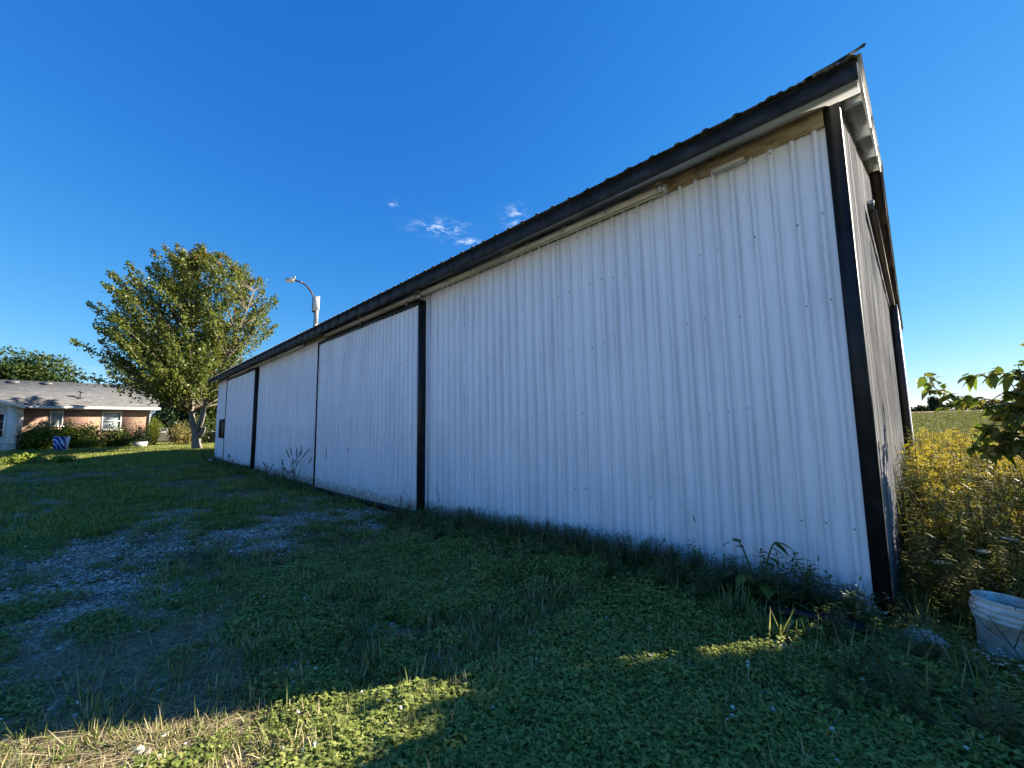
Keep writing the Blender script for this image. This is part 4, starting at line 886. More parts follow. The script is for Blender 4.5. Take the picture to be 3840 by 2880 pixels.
# ------------------------------------------------------------------ ground cover (nobody could count it): scattered tufts
def proto_set(name, builders):
    c = bpy.data.collections.new(name + '_kinds'); out = []
    for i, (fn, mat) in enumerate(builders):
        g = Geo(); fn(g); o = g.obj('%s_%s' % (name, chr(97+i)), mat, link=False); c.objects.link(o)
    return c
def scatter(name, coll, pts, scl, idx, tilt=.12):
    n = len(pts); me = bpy.data.meshes.new(name); me.vertices.add(n); me.vertices.foreach_set('co', np.asarray(pts, np.float32).ravel())
    rot = np.stack([rng.normal(0, tilt, n), rng.normal(0, tilt, n), rng.random(n)*2*pi], 1)
    a = me.attributes.new('rot', 'FLOAT_VECTOR', 'POINT'); a.data.foreach_set('vector', rot.astype(np.float32).ravel())
    a = me.attributes.new('scl', 'FLOAT', 'POINT'); a.data.foreach_set('value', np.broadcast_to(scl, (n,)).astype(np.float32))
    a = me.attributes.new('idx', 'INT', 'POINT'); a.data.foreach_set('value', np.asarray(idx, np.int32))
    o = bpy.data.objects.new(name, me); COL.objects.link(o)
    ng = bpy.data.node_groups.new(name + '_nodes', 'GeometryNodeTree')
    ng.interface.new_socket('Geometry', in_out='INPUT', socket_type='NodeSocketGeometry'); ng.interface.new_socket('Geometry', in_out='OUTPUT', socket_type='NodeSocketGeometry')
    N = ng.nodes.new; L = ng.links.new; gi = N('NodeGroupInput'); go = N('NodeGroupOutput')
    ci = N('GeometryNodeCollectionInfo'); ci.inputs['Collection'].default_value = coll; ci.inputs['Separate Children'].default_value = True; ci.inputs['Reset Children'].default_value = True
    ip = N('GeometryNodeInstanceOnPoints'); ip.inputs['Pick Instance'].default_value = True
    def at_(nm, ty): q = N('GeometryNodeInputNamedAttribute'); q.data_type = ty; q.inputs['Name'].default_value = nm; return [s for s in q.outputs if s.enabled and s.name == 'Attribute'][0]
    L(gi.outputs[0], ip.inputs['Points']); L(ci.outputs[0], ip.inputs['Instance'])
    L(at_('idx', 'INT'), ip.inputs['Instance Index']); L(at_('rot', 'FLOAT_VECTOR'), ip.inputs['Rotation']); L(at_('scl', 'FLOAT'), ip.inputs['Scale'])
    L(ip.outputs[0], go.inputs[0])
    md = o.modifiers.new('scatter', 'NODES'); md.node_group = ng
    tag(o, kind='stuff'); return o
def in_view(x, y, m=1.8):
    dep = x*CF[0] + y*CF[1]; lat = x*CR[0] + y*CR[1]
    return (dep > .2) & (np.abs(lat) < 1.6*dep + m)
def outside_barn(x, y): return ~((x < -.24) & (x > -24.9) & (y > 3.93) & (y < 15.2))
def pick(n, x0, x1, y0, y1, keep):
    x = rng.uniform(x0, x1, n); y = rng.uniform(y0, y1, n)
    k = in_view(x, y) & outside_barn(x, y); x, y = x[k], y[k]
    k = rng.random(len(x)) < keep(x, y); x, y = x[k], y[k]
    return np.stack([x, y, terr(x, y)], 1)
def polar(n, r0, r1, keep, pw=1.0):
    """points whose spacing grows with distance from the viewer"""
    r = r0*(r1/r0)**(rng.random(n)**pw); a = radians(134.8) + rng.uniform(-1.12, 1.12, n)
    x = r*np.cos(a); y = r*np.sin(a); k = in_view(x, y) & outside_barn(x, y); x, y = x[k], y[k]
    k = rng.random(len(x)) < keep(x, y); x, y = x[k], y[k]
    return np.stack([x, y, terr(x, y)], 1)

def round_about(n, x0=-3.2, x1=5.0, y0=-2.8, y1=4.2):
    """the rest of the yard round the viewer's feet"""
    x = rng.uniform(x0, x1, n); y = rng.uniform(y0, y1, n); k = (~in_view(x, y) | (np.hypot(x, y) < 1.5)) & outside_barn(x, y)
    return np.stack([x[k], y[k], terr(x[k], y[k])], 1)
def k_clover(n, R_, s=1.0):
    def f(g):
        r = R_*np.sqrt(rng.random(n)); a = rng.random(n)*2*pi; h = rng.uniform(.022, .066, n)*s*(1.15-.45*(r/R_)**2)
        P = np.stack([r*np.cos(a), r*np.sin(a), h], 1); th = rng.random(n)*2*pi; c = rng.random(n)
        tl = rng.normal(0, .35, (n, 2))
        for k in range(3):
            d = np.stack([np.cos(th+k*2.094), np.sin(th+k*2.094), .12+tl[:, 0]*np.cos(th+k*2.094)+tl[:, 1]*np.sin(th+k*2.094)], 1)
            L_ = rng.uniform(.009, .0155, n)*s; add_strips(g, P, d, L_, L_*.95, .25, 'round', c)
        st = P.copy(); st[:, 2] = 0; add_strips(g, st, P-st+1e-4, h, .0016*s, 0, 'blade', c)
    return f
def k_grass(n, R_, l0, l1, w, lean=.5, dr=.35):
    def f(g):
        r = R_*np.sqrt(rng.random(n)); a = rng.random(n)*2*pi; P = np.stack([r*np.cos(a), r*np.sin(a), np.full(n, -.005)], 1)
        b = a + rng.normal(0, .8, n); q = rng.random(n)*lean
        add_strips(g, P, np.stack([np.cos(b)*q, np.sin(b)*q, np.ones(n)], 1), rng.uniform(l0, l1, n), w*rng.uniform(.6, 1.3, n), dr*rng.random(n), 'blade')
    return f
def k_rosette(n, L_, W_, rise=.5):
    def f(g):
        a = np.arange(n)*2.4 + rng.normal(0, .2, n); P = np.zeros((n, 3)); P[:, 2] = .004
        d = np.stack([np.cos(a), np.sin(a), rng.uniform(.15, rise, n)], 1); add_strips(g, P, d, L_*rng.uniform(.6, 1.2, n), W_*rng.uniform(.7, 1.2, n), .35, 'oval')
    return f
def k_straw(n, R_):
    def f(g):
        P = np.stack([rng.uniform(-R_, R_, n), rng.uniform(-R_, R_, n), rng.uniform(.004, .022, n)], 1); a = rng.random(n)*2*pi
        add_strips(g, P, np.stack([np.cos(a), np.sin(a), rng.normal(0, .12, n)], 1), rng.uniform(.05, .16, n), .004, .05, 'blade')
    return f
def k_flower(g):
    n = 26; d = rdir(n, -.3, 1); add_strips(g, np.tile([[.004, .002, .072]], (n, 1)), d, .010, .0055, .1, 'lance', .9)
def k_pebbles(n, R_, s0, s1):
    def f(g):
        for k in range(n):
            r = R_*math.sqrt(rng.random()); a = rng.random()*2*pi; s = rng.uniform(s0, s1)
            V = unit(np.array([(x, y, z) for z in (-1, 1) for y in (-1, 1) for x in (-1, 1)], float) + rng.normal(0, .28, (8, 3)))*s*np.array([1, rng.uniform(.6, 1), rng.uniform(.4, .75)])
            th = rng.random()*pi; c_, s_ = cos(th), sin(th); V = np.stack([V[:, 0]*c_-V[:, 1]*s_, V[:, 0]*s_+V[:, 1]*c_, V[:, 2]], 1)
            g.add(V + np.array([r*cos(a), r*sin(a), s*.25]), [(0, 2, 3, 1), (4, 5, 7, 6), (0, 1, 5, 4), (2, 6, 7, 3), (0, 4, 6, 2), (1, 3, 7, 5)], rng.random())
    return f
def ground_cover():
    gm = gravel_mask
    clov = lambda x, y: sstep(.46, .54, fbm(x+40, y+3, .9, 4) + .20*sstep(-5.5, -1.8, x) - .08)
    dry = lambda x, y: np.clip(1.25*np.exp(-(((x+3.0)/1.35)**2+((y-.05)/.85)**2)) + 2.6*(fbm(x+7, y+70, 1.7, 4)-.5)*np.exp(-(((x+2.7)/1.7)**2+((y-.3)/1.2)**2)), 0, 1)
    # clover carpet
    c = proto_set('clover', [(k_clover(150, .15), 'clover'), (k_clover(110, .14), 'clover'), (k_clover(130, .16, 1.2), 'clover'), (k_clover(90, .13, .85), 'clover')])
    p = polar(17500, 1.4, 11.5, lambda x, y: (.05+.95*clov(x, y))*(1-.98*gm(x, y))*np.clip(1-1.25*dry(x, y), 0, 1), .8)
    p = np.concatenate([p, round_about(3800)])
    scatter('clover_carpet', c, p, rng.uniform(.75, 1.15, len(p))*(.62+.72*fbm(p[:, 0]+60, p[:, 1], 1.4, 3)), rng.integers(0, 4, len(p)), .08)
    # rough grass and small broad leaves between
    g = proto_set('grass_tuft', [(k_grass(24, .06, .035, .085, .0055, .8, .5), 'grass'), (k_grass(16, .05, .05, .13, .005, .9, .6), 'grass'), (k_grass(28, .08, .025, .065, .0055, .9), 'grass'), (k_rosette(10, .075, .020, .9), 'broadleaf'), (k_rosette(11, .085, .018, 1.1), 'broadleaf'), (k_grass(12, .05, .06, .16, .004, .9, .7), 'straw'), (k_grass(24, .05, .09, .20, .006, .6, .6), 'grass')])
    p = polar(45000, 1.4, 14, lambda x, y: (.92-.28*clov(x, y))*(1-.90*gm(x, y))*(1-.25*dry(x, y))*(1-.6*sstep(.54, .66, fbm(x+9, y, .5, 4)))*(.35+.65*sstep(.38, .55, fbm(x+3, y-8, 2.4, 3))), .75)
    p = np.concatenate([p, round_about(3800)])
    scatter('grass_tufts', g, p, rng.uniform(.5, 1.35, len(p)), rng.choice(7, len(p), p=[.20, .13, .13, .24, .12, .14, .04]), .18)
    # mown lawn further off
    g = proto_set('lawn_patch', [(k_grass(90, .34, .04, .10, .012), 'lawn'), (k_grass(80, .34, .05, .12, .012), 'lawn'), (k_grass(40, .12, .06, .14, .012, .9), 'broadleaf'), (k_grass(50, .22, .07, .17, .011, .8), 'lawn')])
    p = np.concatenate([polar(19000, 8.5, 60, lambda x, y: .95*(1-.95*gm(x, y))*(y < 30)*(1-.8*sstep(.54, .66, fbm(x+9, y, .5, 4))*(x > -30)), .9), pick(16000, -48, -24, -12, 8, lambda x, y: .9)])
    scatter('lawn_grass', g, p, rng.uniform(.6, 1.4, len(p)), rng.choice(4, len(p), p=[.32, .28, .22, .18]), .12)
    # dry flattened straw on the worn sunny patch
    s = proto_set('dry_straw', [(k_straw(60, .16), 'straw'), (k_straw(45, .16), 'straw'), (k_grass(18, .06, .04, .09, .005, 1.4, .6), 'straw')])
    p = pick(5200, -6, -1.5, -1.8, 1.6, lambda x, y: np.clip(1.3*dry(x, y), 0, 1)*.75)
    scatter('dry_grass', s, p, rng.uniform(.8, 1.2, len(p)), rng.choice(3, len(p), p=[.4, .4, .2]), .05)
    # white clover heads
    f = proto_set('clover_head', [(k_flower, 'petal')])
    p = polar(900, 2.2, 9.0, lambda x, y: .75*clov(x, y)*(1-gm(x, y))*(fbm(x-11, y+5, 1.3, 2) > .52), .9)
    scatter('clover_flowers', f, p, rng.uniform(.8, 1.25, len(p)), np.zeros(len(p), int), .2)
    # stones of the worn drive
    b = proto_set('stones', [(k_pebbles(38, .15, .005, .016), 'pebble'), (k_pebbles(28, .15, .006, .020), 'pebble'), (k_pebbles(9, .14, .014, .030), 'pebble')])
    p = polar(22000, 2.0, 18, lambda x, y: np.clip(gm(x, y)*1.1+.05*dry(x, y), 0, 1)**.8, .75)
    scatter('gravel', b, p, rng.uniform(.8, 1.3, len(p)), rng.choice(3, len(p), p=[.5, .4, .1]), .05)
ground_cover()

# ------------------------------------------------------------------ weeds, goldenrod and field beside the barn
def stalk(g, h, lean, r=.006, n=5, az=None, bow=.25, base=(0, 0)):
    az = rng.random()*2*pi if az is None else az
    t = np.linspace(0, 1, n+1); off = lean*h*(t*(1-bow)+bow*t*t)
    P = np.stack([np.cos(az)*off, np.sin(az)*off, h*t], 1); P[0, 2] = -.05; P[:, 0] += base[0]; P[:, 1] += base[1]
    g.tube(P, np.linspace(r, r*.35, n+1), 5, caps=False); return P
def along(P, f):
    n = len(P)-1; i = np.minimum((f*n).astype(int), n-1); return P[i] + (P[i+1]-P[i])*(f*n-i)[:, None]
def leafy(gl, P, n, L_, W_, f0=.1, f1=1.0, rise=.35, droop=.4, prof='lance', taper=.5):
    f = np.sort(rng.uniform(f0, f1, n)); B = along(P, f); a = np.arange(n)*2.4 + rng.normal(0, .3, n)
    s = (1-taper*f)*rng.uniform(.75, 1.15, n)
    add_strips(gl, B, np.stack([np.cos(a), np.sin(a), np.full(n, rise)+rng.normal(0, .15, n)], 1), L_*s, W_*s, droop, prof)
def plume(gb, P, size=.25, n=13, dens=44, az=None):
    """goldenrod bloom: arching side sprays set with tiny yellow heads"""
    for k in range(n):
        f = .74 + .26*k/n; b = along(P, np.array([f]))[0]; a = rng.random()*2*pi if az is None else az + rng.normal(0, .9)
        L_ = size*(1.05-.85*(k/n))*rng.uniform(.7, 1.15); t = rng.random(dens)**.8
        q = b + np.stack([np.cos(a)*L_*t, np.sin(a)*L_*t, L_*(.45*t - .35*t*t)], 1) + rng.normal(0, .008, (dens, 3))
        add_strips(gb, q, rdir(dens, .1, 1), .016, .011, .1, 'round')
def k_golden(h, bloom, nl=46):
    def f(gs, gl, gb):
        P = stalk(gs, h, rng.uniform(.05, .25)); leafy(gl, P, int(nl*1.4), .14, .030, .06, .98, .22, .38)
        if bloom: plume(gb, P)
    return f
def multi(fn):
    gs, gl, gb = Geo(), Geo(), Geo(); fn(gs, gl, gb); return gs, gl, gb
def place_plant(name, label, cat, loc, fn, mats, group=None, rz=0):
    t = thing(name, label, cat, tuple(map(float, loc)), rz, group); gs, gl, gb = multi(fn)
    if gs.n: gs.obj('stem', mats[0], t)
    if gl.n: tag(gl.obj('leaves', mats[1], t), kind='stuff')
    if gb.n: tag(gb.obj('flowers', mats[2], t), kind='stuff')
    return t
def on(x, y, dz=0): return (x, y, float(terr(x, y))+dz)
def field():
    def proto(kind, h):
        def f(g):
            gs, gl, gb = multi(k_golden(h, kind == 'bloom', 40))
            for q in (gs, gl):
                for V in q.V: pass
                off = g.n; g.V += q.V; g.P += [p+off for p in q.P]; g.R += q.R; g.n += q.n
            for V in gb.V: pass
        return f
    # leafy stems
    builders = [(proto('leaf', .85), 'goldleaf'), (proto('leaf', 1.0), 'goldleaf'), (proto('leaf', .7), 'goldleaf'), (proto('leaf', .92), 'weed'), (proto('leaf', .8), 'weed_dry'),
                (k_grass(26, .10, .35, .95, .008, .35, .5), 'goldleaf'), (k_grass(20, .10, .3, .8, .007, .5, .5), 'straw')]
    c = proto_set('wild_stems', builders)
    def keep(x, y): return np.where(x > -.12+.0*y, .9, 0)*(1-.6*((y < 4.6) & (x < .5)))
    p = pick(6500, -.15, 4.2, 4.15, 14.5, keep); p = p[~((np.hypot(p[:, 0]-.27, p[:, 1]-4.0) < .3))]
    hs = rng.uniform(.78, 1.2, len(p))*(1-.26*(p[:, 1] < 5.4))*(1+.14*(p[:, 1] > 6.5))*(.82+.35*fbm(p[:, 0], p[:, 1], .8, 2))
    scatter('wild_meadow', c, p, hs, rng.choice(7, len(p), p=[.24, .22, .16, .10, .08, .14, .06]), .10)
    def bl(h):
        def f(g):
            P = np.stack([np.zeros(6), np.zeros(6), np.linspace(0, h, 6)], 1); plume(g, P, .20, 11, 26)
        return f
    c = proto_set('bloom', [(bl(.9), 'goldbloom'), (bl(.8), 'goldbloom'), (bl(1.0), 'goldbloom')])
    p = pick(1500, -.1, 4.2, 5.6, 15, lambda x, y: (.16+.5*(y > 6.8))*sstep(.30, .58, fbm(x, y, 1.1, 2)))
    scatter('goldenrod_bloom', c, p, rng.uniform(.95, 1.38, len(p))*(.9+.15*fbm(p[:, 0], p[:, 1], .8, 2)), rng.integers(0, 3, len(p)), .12)
    # crop beyond the meadow
    c = proto_set('crop', [(k_grass(60, .30, .25, .5, .05, .6, .4), 'soy'), (k_grass(50, .30, .2, .45, .05, .7, .4), 'soy')])
    x = []; 
    r = 14*(120/14)**rng.random(9000); a = radians(90)-rng.uniform(-.03, .22, 9000); xx = r*np.cos(a); yy = r*np.sin(a); k = (yy > 14.3) & ((xx > -.2) | (yy > 15.6)); xx, yy = xx[k], yy[k]
    p = np.stack([xx, yy, terr(xx, yy)], 1)
    scatter('bean_field', c, p, rng.uniform(.8, 1.2, len(p))*(.8+.012*np.hypot(xx, yy)), rng.integers(0, 2, len(p)), .1)
    # hedge of trees at the far edge of the field
    lg = Geo(); n = 9000; u = rng.random(n); x = -20 + 90*u; hgt = 1.4 + 3.0*vnoise(x, 0*x, .16)**1.5 + 1.0*vnoise(x, 0*x+7, .6)
    P = np.stack([x, 236+rng.normal(0, 2.0, n), float(terr(10, 236)) - .6 + (hgt+.6)*rng.random(n)**.8], 1)
    add_strips(lg, P, rdir(n), rng.uniform(.6, 1.2, n), rng.uniform(.5, .8, n), .1, 'oval')
    o = lg.obj('distant_treeline', 'dark_leaf'); tag(o, kind='stuff')
    crown_tree('field_tree', 'lone round tree on the skyline at the far field edge', 'tree', (5.2, 225, float(terr(5.2, 225))), 6.0, 2.8, 2.6, .5, 1500, 'dark_leaf', .7, 9, None, .3, 31)
field()

def near_plants():
    GM = ('weed', 'goldleaf', 'goldbloom')
    G = 'goldenrod blooming along the gable'
    for i, (x, y, h, lab) in enumerate(((-.02, 7.3, .98, 'tallest yellow goldenrod plume touching the gable wall'), (-.04, 6.5, .82, 'yellow goldenrod close to the gable below the tallest plume'), (.07, 6.15, .86, 'goldenrod with bright full plume at mid distance off the gable'),
                                        (.03, 5.55, .66, 'brightest goldenrod plume leaning just past the corner trim'), (.17, 5.45, .58, 'short bright goldenrod right of the brightest plume'), (.32, 6.4, .80, 'goldenrod with thin pale plume amid green stems'),
                                        (.62, 5.9, .70, 'slim yellow spike goldenrod above the bucket'), (.46, 7.2, .9, 'half-open goldenrod standing back in the meadow'))):
        place_plant('goldenrod', lab, 'goldenrod', on(x, y), k_golden(h, True, 44), GM, G)
    # Queen Anne's lace: flat white umbels
    def lace(h, r_):
        def f(gs, gl, gb):
            P = stalk(gs, h, .12, .003); top = P[-1]; n = 14
            leafy(gl, P, 7, .10, .012, .1, .6, .5, .3)
            for k in range(n):
                a = k*2.4; rr = r_*math.sqrt((k+.5)/n); c = top + np.array([cos(a)*rr, sin(a)*rr, .012+.02*(rr/r_)]); gs.tube([top-np.array([0, 0, .03]), c], .0012, 4, caps=False)
                q = c + np.stack([rng.normal(0, r_*.13, 16), rng.normal(0, r_*.13, 16), rng.normal(.003, .002, 16)], 1); add_strips(gb, q, rdir(16, .3, 1), .011, .009, .05, 'round')
        return f
    LG = "white umbel flowers beside the barn"
    for x, y, h, r_, lab in ((.005, 4.75, .36, .042, 'large white umbel flower low beside the corner trim'), (.33, 5.9, .58, .035, 'white umbel flower high among the green stems'), (.235, 5.6, .50, .030, 'small white umbel below the highest white one'),
                             (.235, 5.0, .44, .038, 'white umbel flower just left of the white cluster'), (.44, 5.25, .50, .040, 'white umbel right of the white cluster, upper one'), (.56, 5.15, .46, .042, 'widest white umbel flower nearest the photo edge'),
                             (.50, 4.35, .30, .040, 'white umbel flower drooping over the bucket rim')):
        place_plant('lace_flower', lab, 'flower', on(x, y), lace(h, r_), ('weed', 'weed', 'petal'), LG)
    # white asters
    def aster(h, n=9, spread=.12, lean=.2):
        def f(gs, gl, gb):
            for s in range(3):
                P = stalk(gs, h*rng.uniform(.75, 1.05), lean*rng.uniform(.4, 1.6), .004); leafy(gl, P, 26, .055, .008, .1, 1, .4, .2)
                for k in range(n):
                    b = along(P, np.array([rng.uniform(.55, 1)]))[0]; c = b + np.array([rng.normal(0, spread*.5), rng.normal(0, spread*.5), rng.uniform(0, .06)]); gs.tube([b, c], .0012, 4, caps=False)
                    d = np.stack([np.cos(np.arange(9)*.7), np.sin(np.arange(9)*.7), np.full(9, .35)], 1); add_strips(gb, np.tile(c, (9, 1)), d, .010, .005, .1, 'blade')
        return f
    AG = 'white aster weeds near the corner'
    for x, y, h, lab in ((.24, 4.85, .40, 'tall cluster of small white asters above the rock'), (-.52, 3.72, .30, 'white asters leaning over the black pipe'), (-.36, 3.68, .26, 'white asters at the very foot of the corner trim'), (.21, 3.62, .12, 'tiny white aster sprig before the bucket')):
        place_plant('white_aster', lab, 'flower', on(x, y), aster(h), ('weed', 'weed', 'petal'), AG)
    # burdock with curled leaf stalks, lanceolate clump beside it
    def burdock(gs, gl, gb):
        for az, h, L_ in ((2.9, .46, .13), (.3, .50, .13), (3.6, .24, .13), (5.2, .22, .12), (1.5, .30, .13), (2.2, .20, .12), (4.4, .26, .12), (.9, .2, .12)):
            t = np.linspace(0, 1, 7); rr = .16*t; P = np.stack([np.cos(az)*rr, np.sin(az)*rr, h*np.sin(t*1.7)/1.0], 1); gs.tube(P, np.linspace(.008, .005, 7), 6)
            e = P[-1]; add_strips(gl, [e], [[cos(az), sin(az), -.15]], L_, L_*.62, .5, 'heart', .35)
            add_strips(gl, P[2:6], np.stack([np.cos(az)+rng.normal(0, .3, 4), np.sin(az)+rng.normal(0, .3, 4), rng.uniform(-.5, .2, 4)], 1), .11, .07, .3, 'heart', .3)
    place_plant('burdock', 'dark burdock with tall curling leaf stalks against the white wall', 'weed', on(-1.0, 3.74), burdock, ('weed', 'broadleaf', 'petal'))
    def lanceclump(h, ns, nl, L_, W_, sp=.12):
        def f(gs, gl, gb):
            for s in range(ns):
                P = stalk(gs, h*rng.uniform(.6, 1.05), rng.uniform(.05, .45), .005, base=(rng.normal(0, sp), rng.normal(0, sp*.5)))
                leafy(gl, P, nl, L_, W_, .15, 1, .45, .35)
        return f
    place_plant('lance_weed', 'bushy weed with long pointed leaves right of the burdock', 'weed', on(-.78, 3.72), lanceclump(.46, 15, 20, .19, .036), ('weed', 'weed', 'petal'), 'weeds along the wall foot')
    place_plant('lance_weed', 'pointed-leaf weed pressed against the black corner trim', 'weed', on(-.26, 3.84), lanceclump(.48, 2, 22, .10, .022), ('weed', 'weed', 'petal'), 'weeds along the wall foot')
    place_plant('lance_weed', 'upright pointed-leaf weed left of the burdock', 'weed', on(-1.22, 3.62), lanceclump(.36, 5, 20, .13, .024), ('weed', 'weed', 'petal'), 'weeds along the wall foot')
    place_plant('lance_weed', 'dark pointed-leaf weed standing alone mid-wall', 'weed', on(-3.62, 3.66), lanceclump(.34, 3, 16, .12, .022), ('weed', 'weed', 'petal'), 'weeds along the wall foot')
    # wispy pale-headed fleabane weeds
    def wisp(h, ns):
        def f(gs, gl, gb):
            for s in range(ns):
                P = stalk(gs, h*rng.uniform(.7, 1.05), rng.uniform(.05, .3), .0035, base=(rng.normal(0, .09), rng.normal(0, .04))); leafy(gl, P, 26, .075, .012, .1, .95, .5, .2)
                for k in range(10):
                    b = along(P, np.array([rng.uniform(.6, 1)]))[0]; a = rng.random()*2*pi; c = b + np.array([cos(a)*.05, sin(a)*.05, .05]); gs.tube([b, c], .0012, 4, caps=False); add_strips(gb, np.tile(c, (4, 1)), rdir(4, 0, 1), .012, .007, 0, 'round')
        return f
    WG = 'wispy weeds along the wall'
    for x, y, h, ns, lab in ((-1.45, 3.70, .42, 4, 'wispy branched weed two ribs left of the burdock'), (-1.85, 3.68, .40, 5, 'wispy grey-green weed clump at mid near wall'), (-2.25, 3.68, .34, 4, 'wispy low weed clump left of the grey-green one'),
                             (-2.75, 3.66, .30, 3, 'thin wispy weed under the rib dents'), (-5.08, 3.72, .62, 1, 'tall single dry-topped weed right of the black door edge'), (-6.55, 3.66, .55, 2, 'branching weed in front of the door edge trim'), (-4.6, 3.72, .3, 3, 'low wispy weed between the tall dry weed and the lone one')):
        place_plant('wispy_weed', lab, 'weed', on(x, y), wisp(h, ns), ('weed', 'weed', 'weed_dry'), WG)
    # plantain and timothy seed spikes standing before the white sheets
    SG = 'seed spikes before the wall'
    for x, y, h, az, lab in ((-1.33, 3.6, .62, 2.6, 'slanting seed spike high above the weeds left of the burdock'), (-.60, 3.62, .46, 1.5, 'straight seed spike right of the pointed-leaf clump'), (-.43, 3.6, .40, .6, 'short seed spike near the corner trim'), (-2.5, 3.6, .36, 2.2, 'thin seed spike over the wispy clump')):
        def f(gs, gl, gb, h=h, az=az):
            P = stalk(gs, h, .22, .0022, az=az); gl.tube([P[-1]-(P[-1]-P[-2])*.3, P[-1]+(P[-1]-P[-2])*.12], [.006, .003], 6)
        place_plant('seed_spike', lab, 'weed', on(x, y), f, ('weed_dry', 'weed', 'petal'), SG)
    # foxtail grasses before the second wall section
    def foxtail(n, h):
        def f(gs, gl, gb):
            for k in range(n):
                P = stalk(gs, h*rng.uniform(.5, 1.1), rng.uniform(.1, .6), .004, bow=.8); P = P + np.array([rng.normal(0, .25), rng.normal(0, .08), 0]); gb.tube([P[-2], P[-1], P[-1]+np.array([.01, 0, -.02])], [.012, .011, .004], 6)
                gs.tube(P, np.linspace(.004, .002, len(P)), 4, caps=False)
            a = rng.random(n*5)*2*pi; m = n*5; add_strips(gl, np.stack([rng.normal(0, .28, m), rng.normal(0, .1, m), np.zeros(m)], 1), np.stack([np.cos(a)*.6, np.sin(a)*.4, np.ones(m)], 1), rng.uniform(.2, .5, m)*h, .012, .6, 'blade')
        return f
    FG = 'foxtail grass along the far wall'
    for x, n, h, lab in ((-11.6, 9, 1.0, 'tallest foxtail clump beside the thin black door edge'), (-12.6, 9, .75, 'foxtail clump second along from the thin black door edge'), (-14.2, 7, .55, 'low foxtail clump mid-way along the recessed wall'), (-19.4, 6, .55, 'foxtail tuft before the far sliding door')):
        place_plant('foxtail_grass', lab, 'grass clump', on(x, 3.62), foxtail(n, h), ('weed', 'weed', 'weed_dry'), FG)
    place_plant('corner_weed', 'dark leafy weed at the far corner of the barn', 'weed', on(-24.5, 3.5), lanceclump(.75, 8, 20, .16, .05), ('weed', 'weed', 'petal'))
    # low weeds banked along the wall foot
    c = proto_set('wall_weeds', [(k_grass(16, .06, .10, .28, .008, .6, .5), 'grass'), (k_rosette(12, .16, .035, 1.4), 'weed'), (k_rosette(10, .13, .045, 1.6), 'broadleaf'), (k_clover(60, .13, 1.3), 'clover'), (lambda g: [leafy(g, stalk(g, .24, .2, .003), 22, .06, .016) for _ in range(3)], 'weed')])
    p = np.concatenate([pick(1500, -6.6, -.35, 3.2, 3.95, lambda x, y: .25+.75*sstep(3.2, 3.75, y)*(.6+.5*sstep(-3.5, -1.2, x))), pick(1900, -6.0, -.35, 3.62, 3.93, lambda x, y: .35+.65*sstep(-4.5, -1.0, x)*(fbm(x, y, 1.5, 2) > .4))])
    q = pick(900, -24.5, -6.4, 3.35, 3.9, lambda x, y: .8*(1-gravel_mask(x, y)*.8)*np.where((x > -11.2) & (x < -6.7), .08, 1))
    r = pick(700, -.45, 1.0, 2.6, 4.5, lambda x, y: .65*(np.hypot(x-.27, y-4.0) > .24)*(np.hypot((x+.09)/1.5, y-3.72) > .2))
    p = np.concatenate([p, q, r]); p = p[~((p[:, 0] > -.95) & (p[:, 0] < -.30) & (p[:, 1] > 3.42) & (p[:, 1] < 3.66) & (rng.random(len(p)) < .8))]; scatter('wall_weeds', c, p, rng.uniform(.6, 1.35, len(p)), rng.choice(5, len(p), p=[.12, .25, .20, .18, .25]), .15)
near_plants()

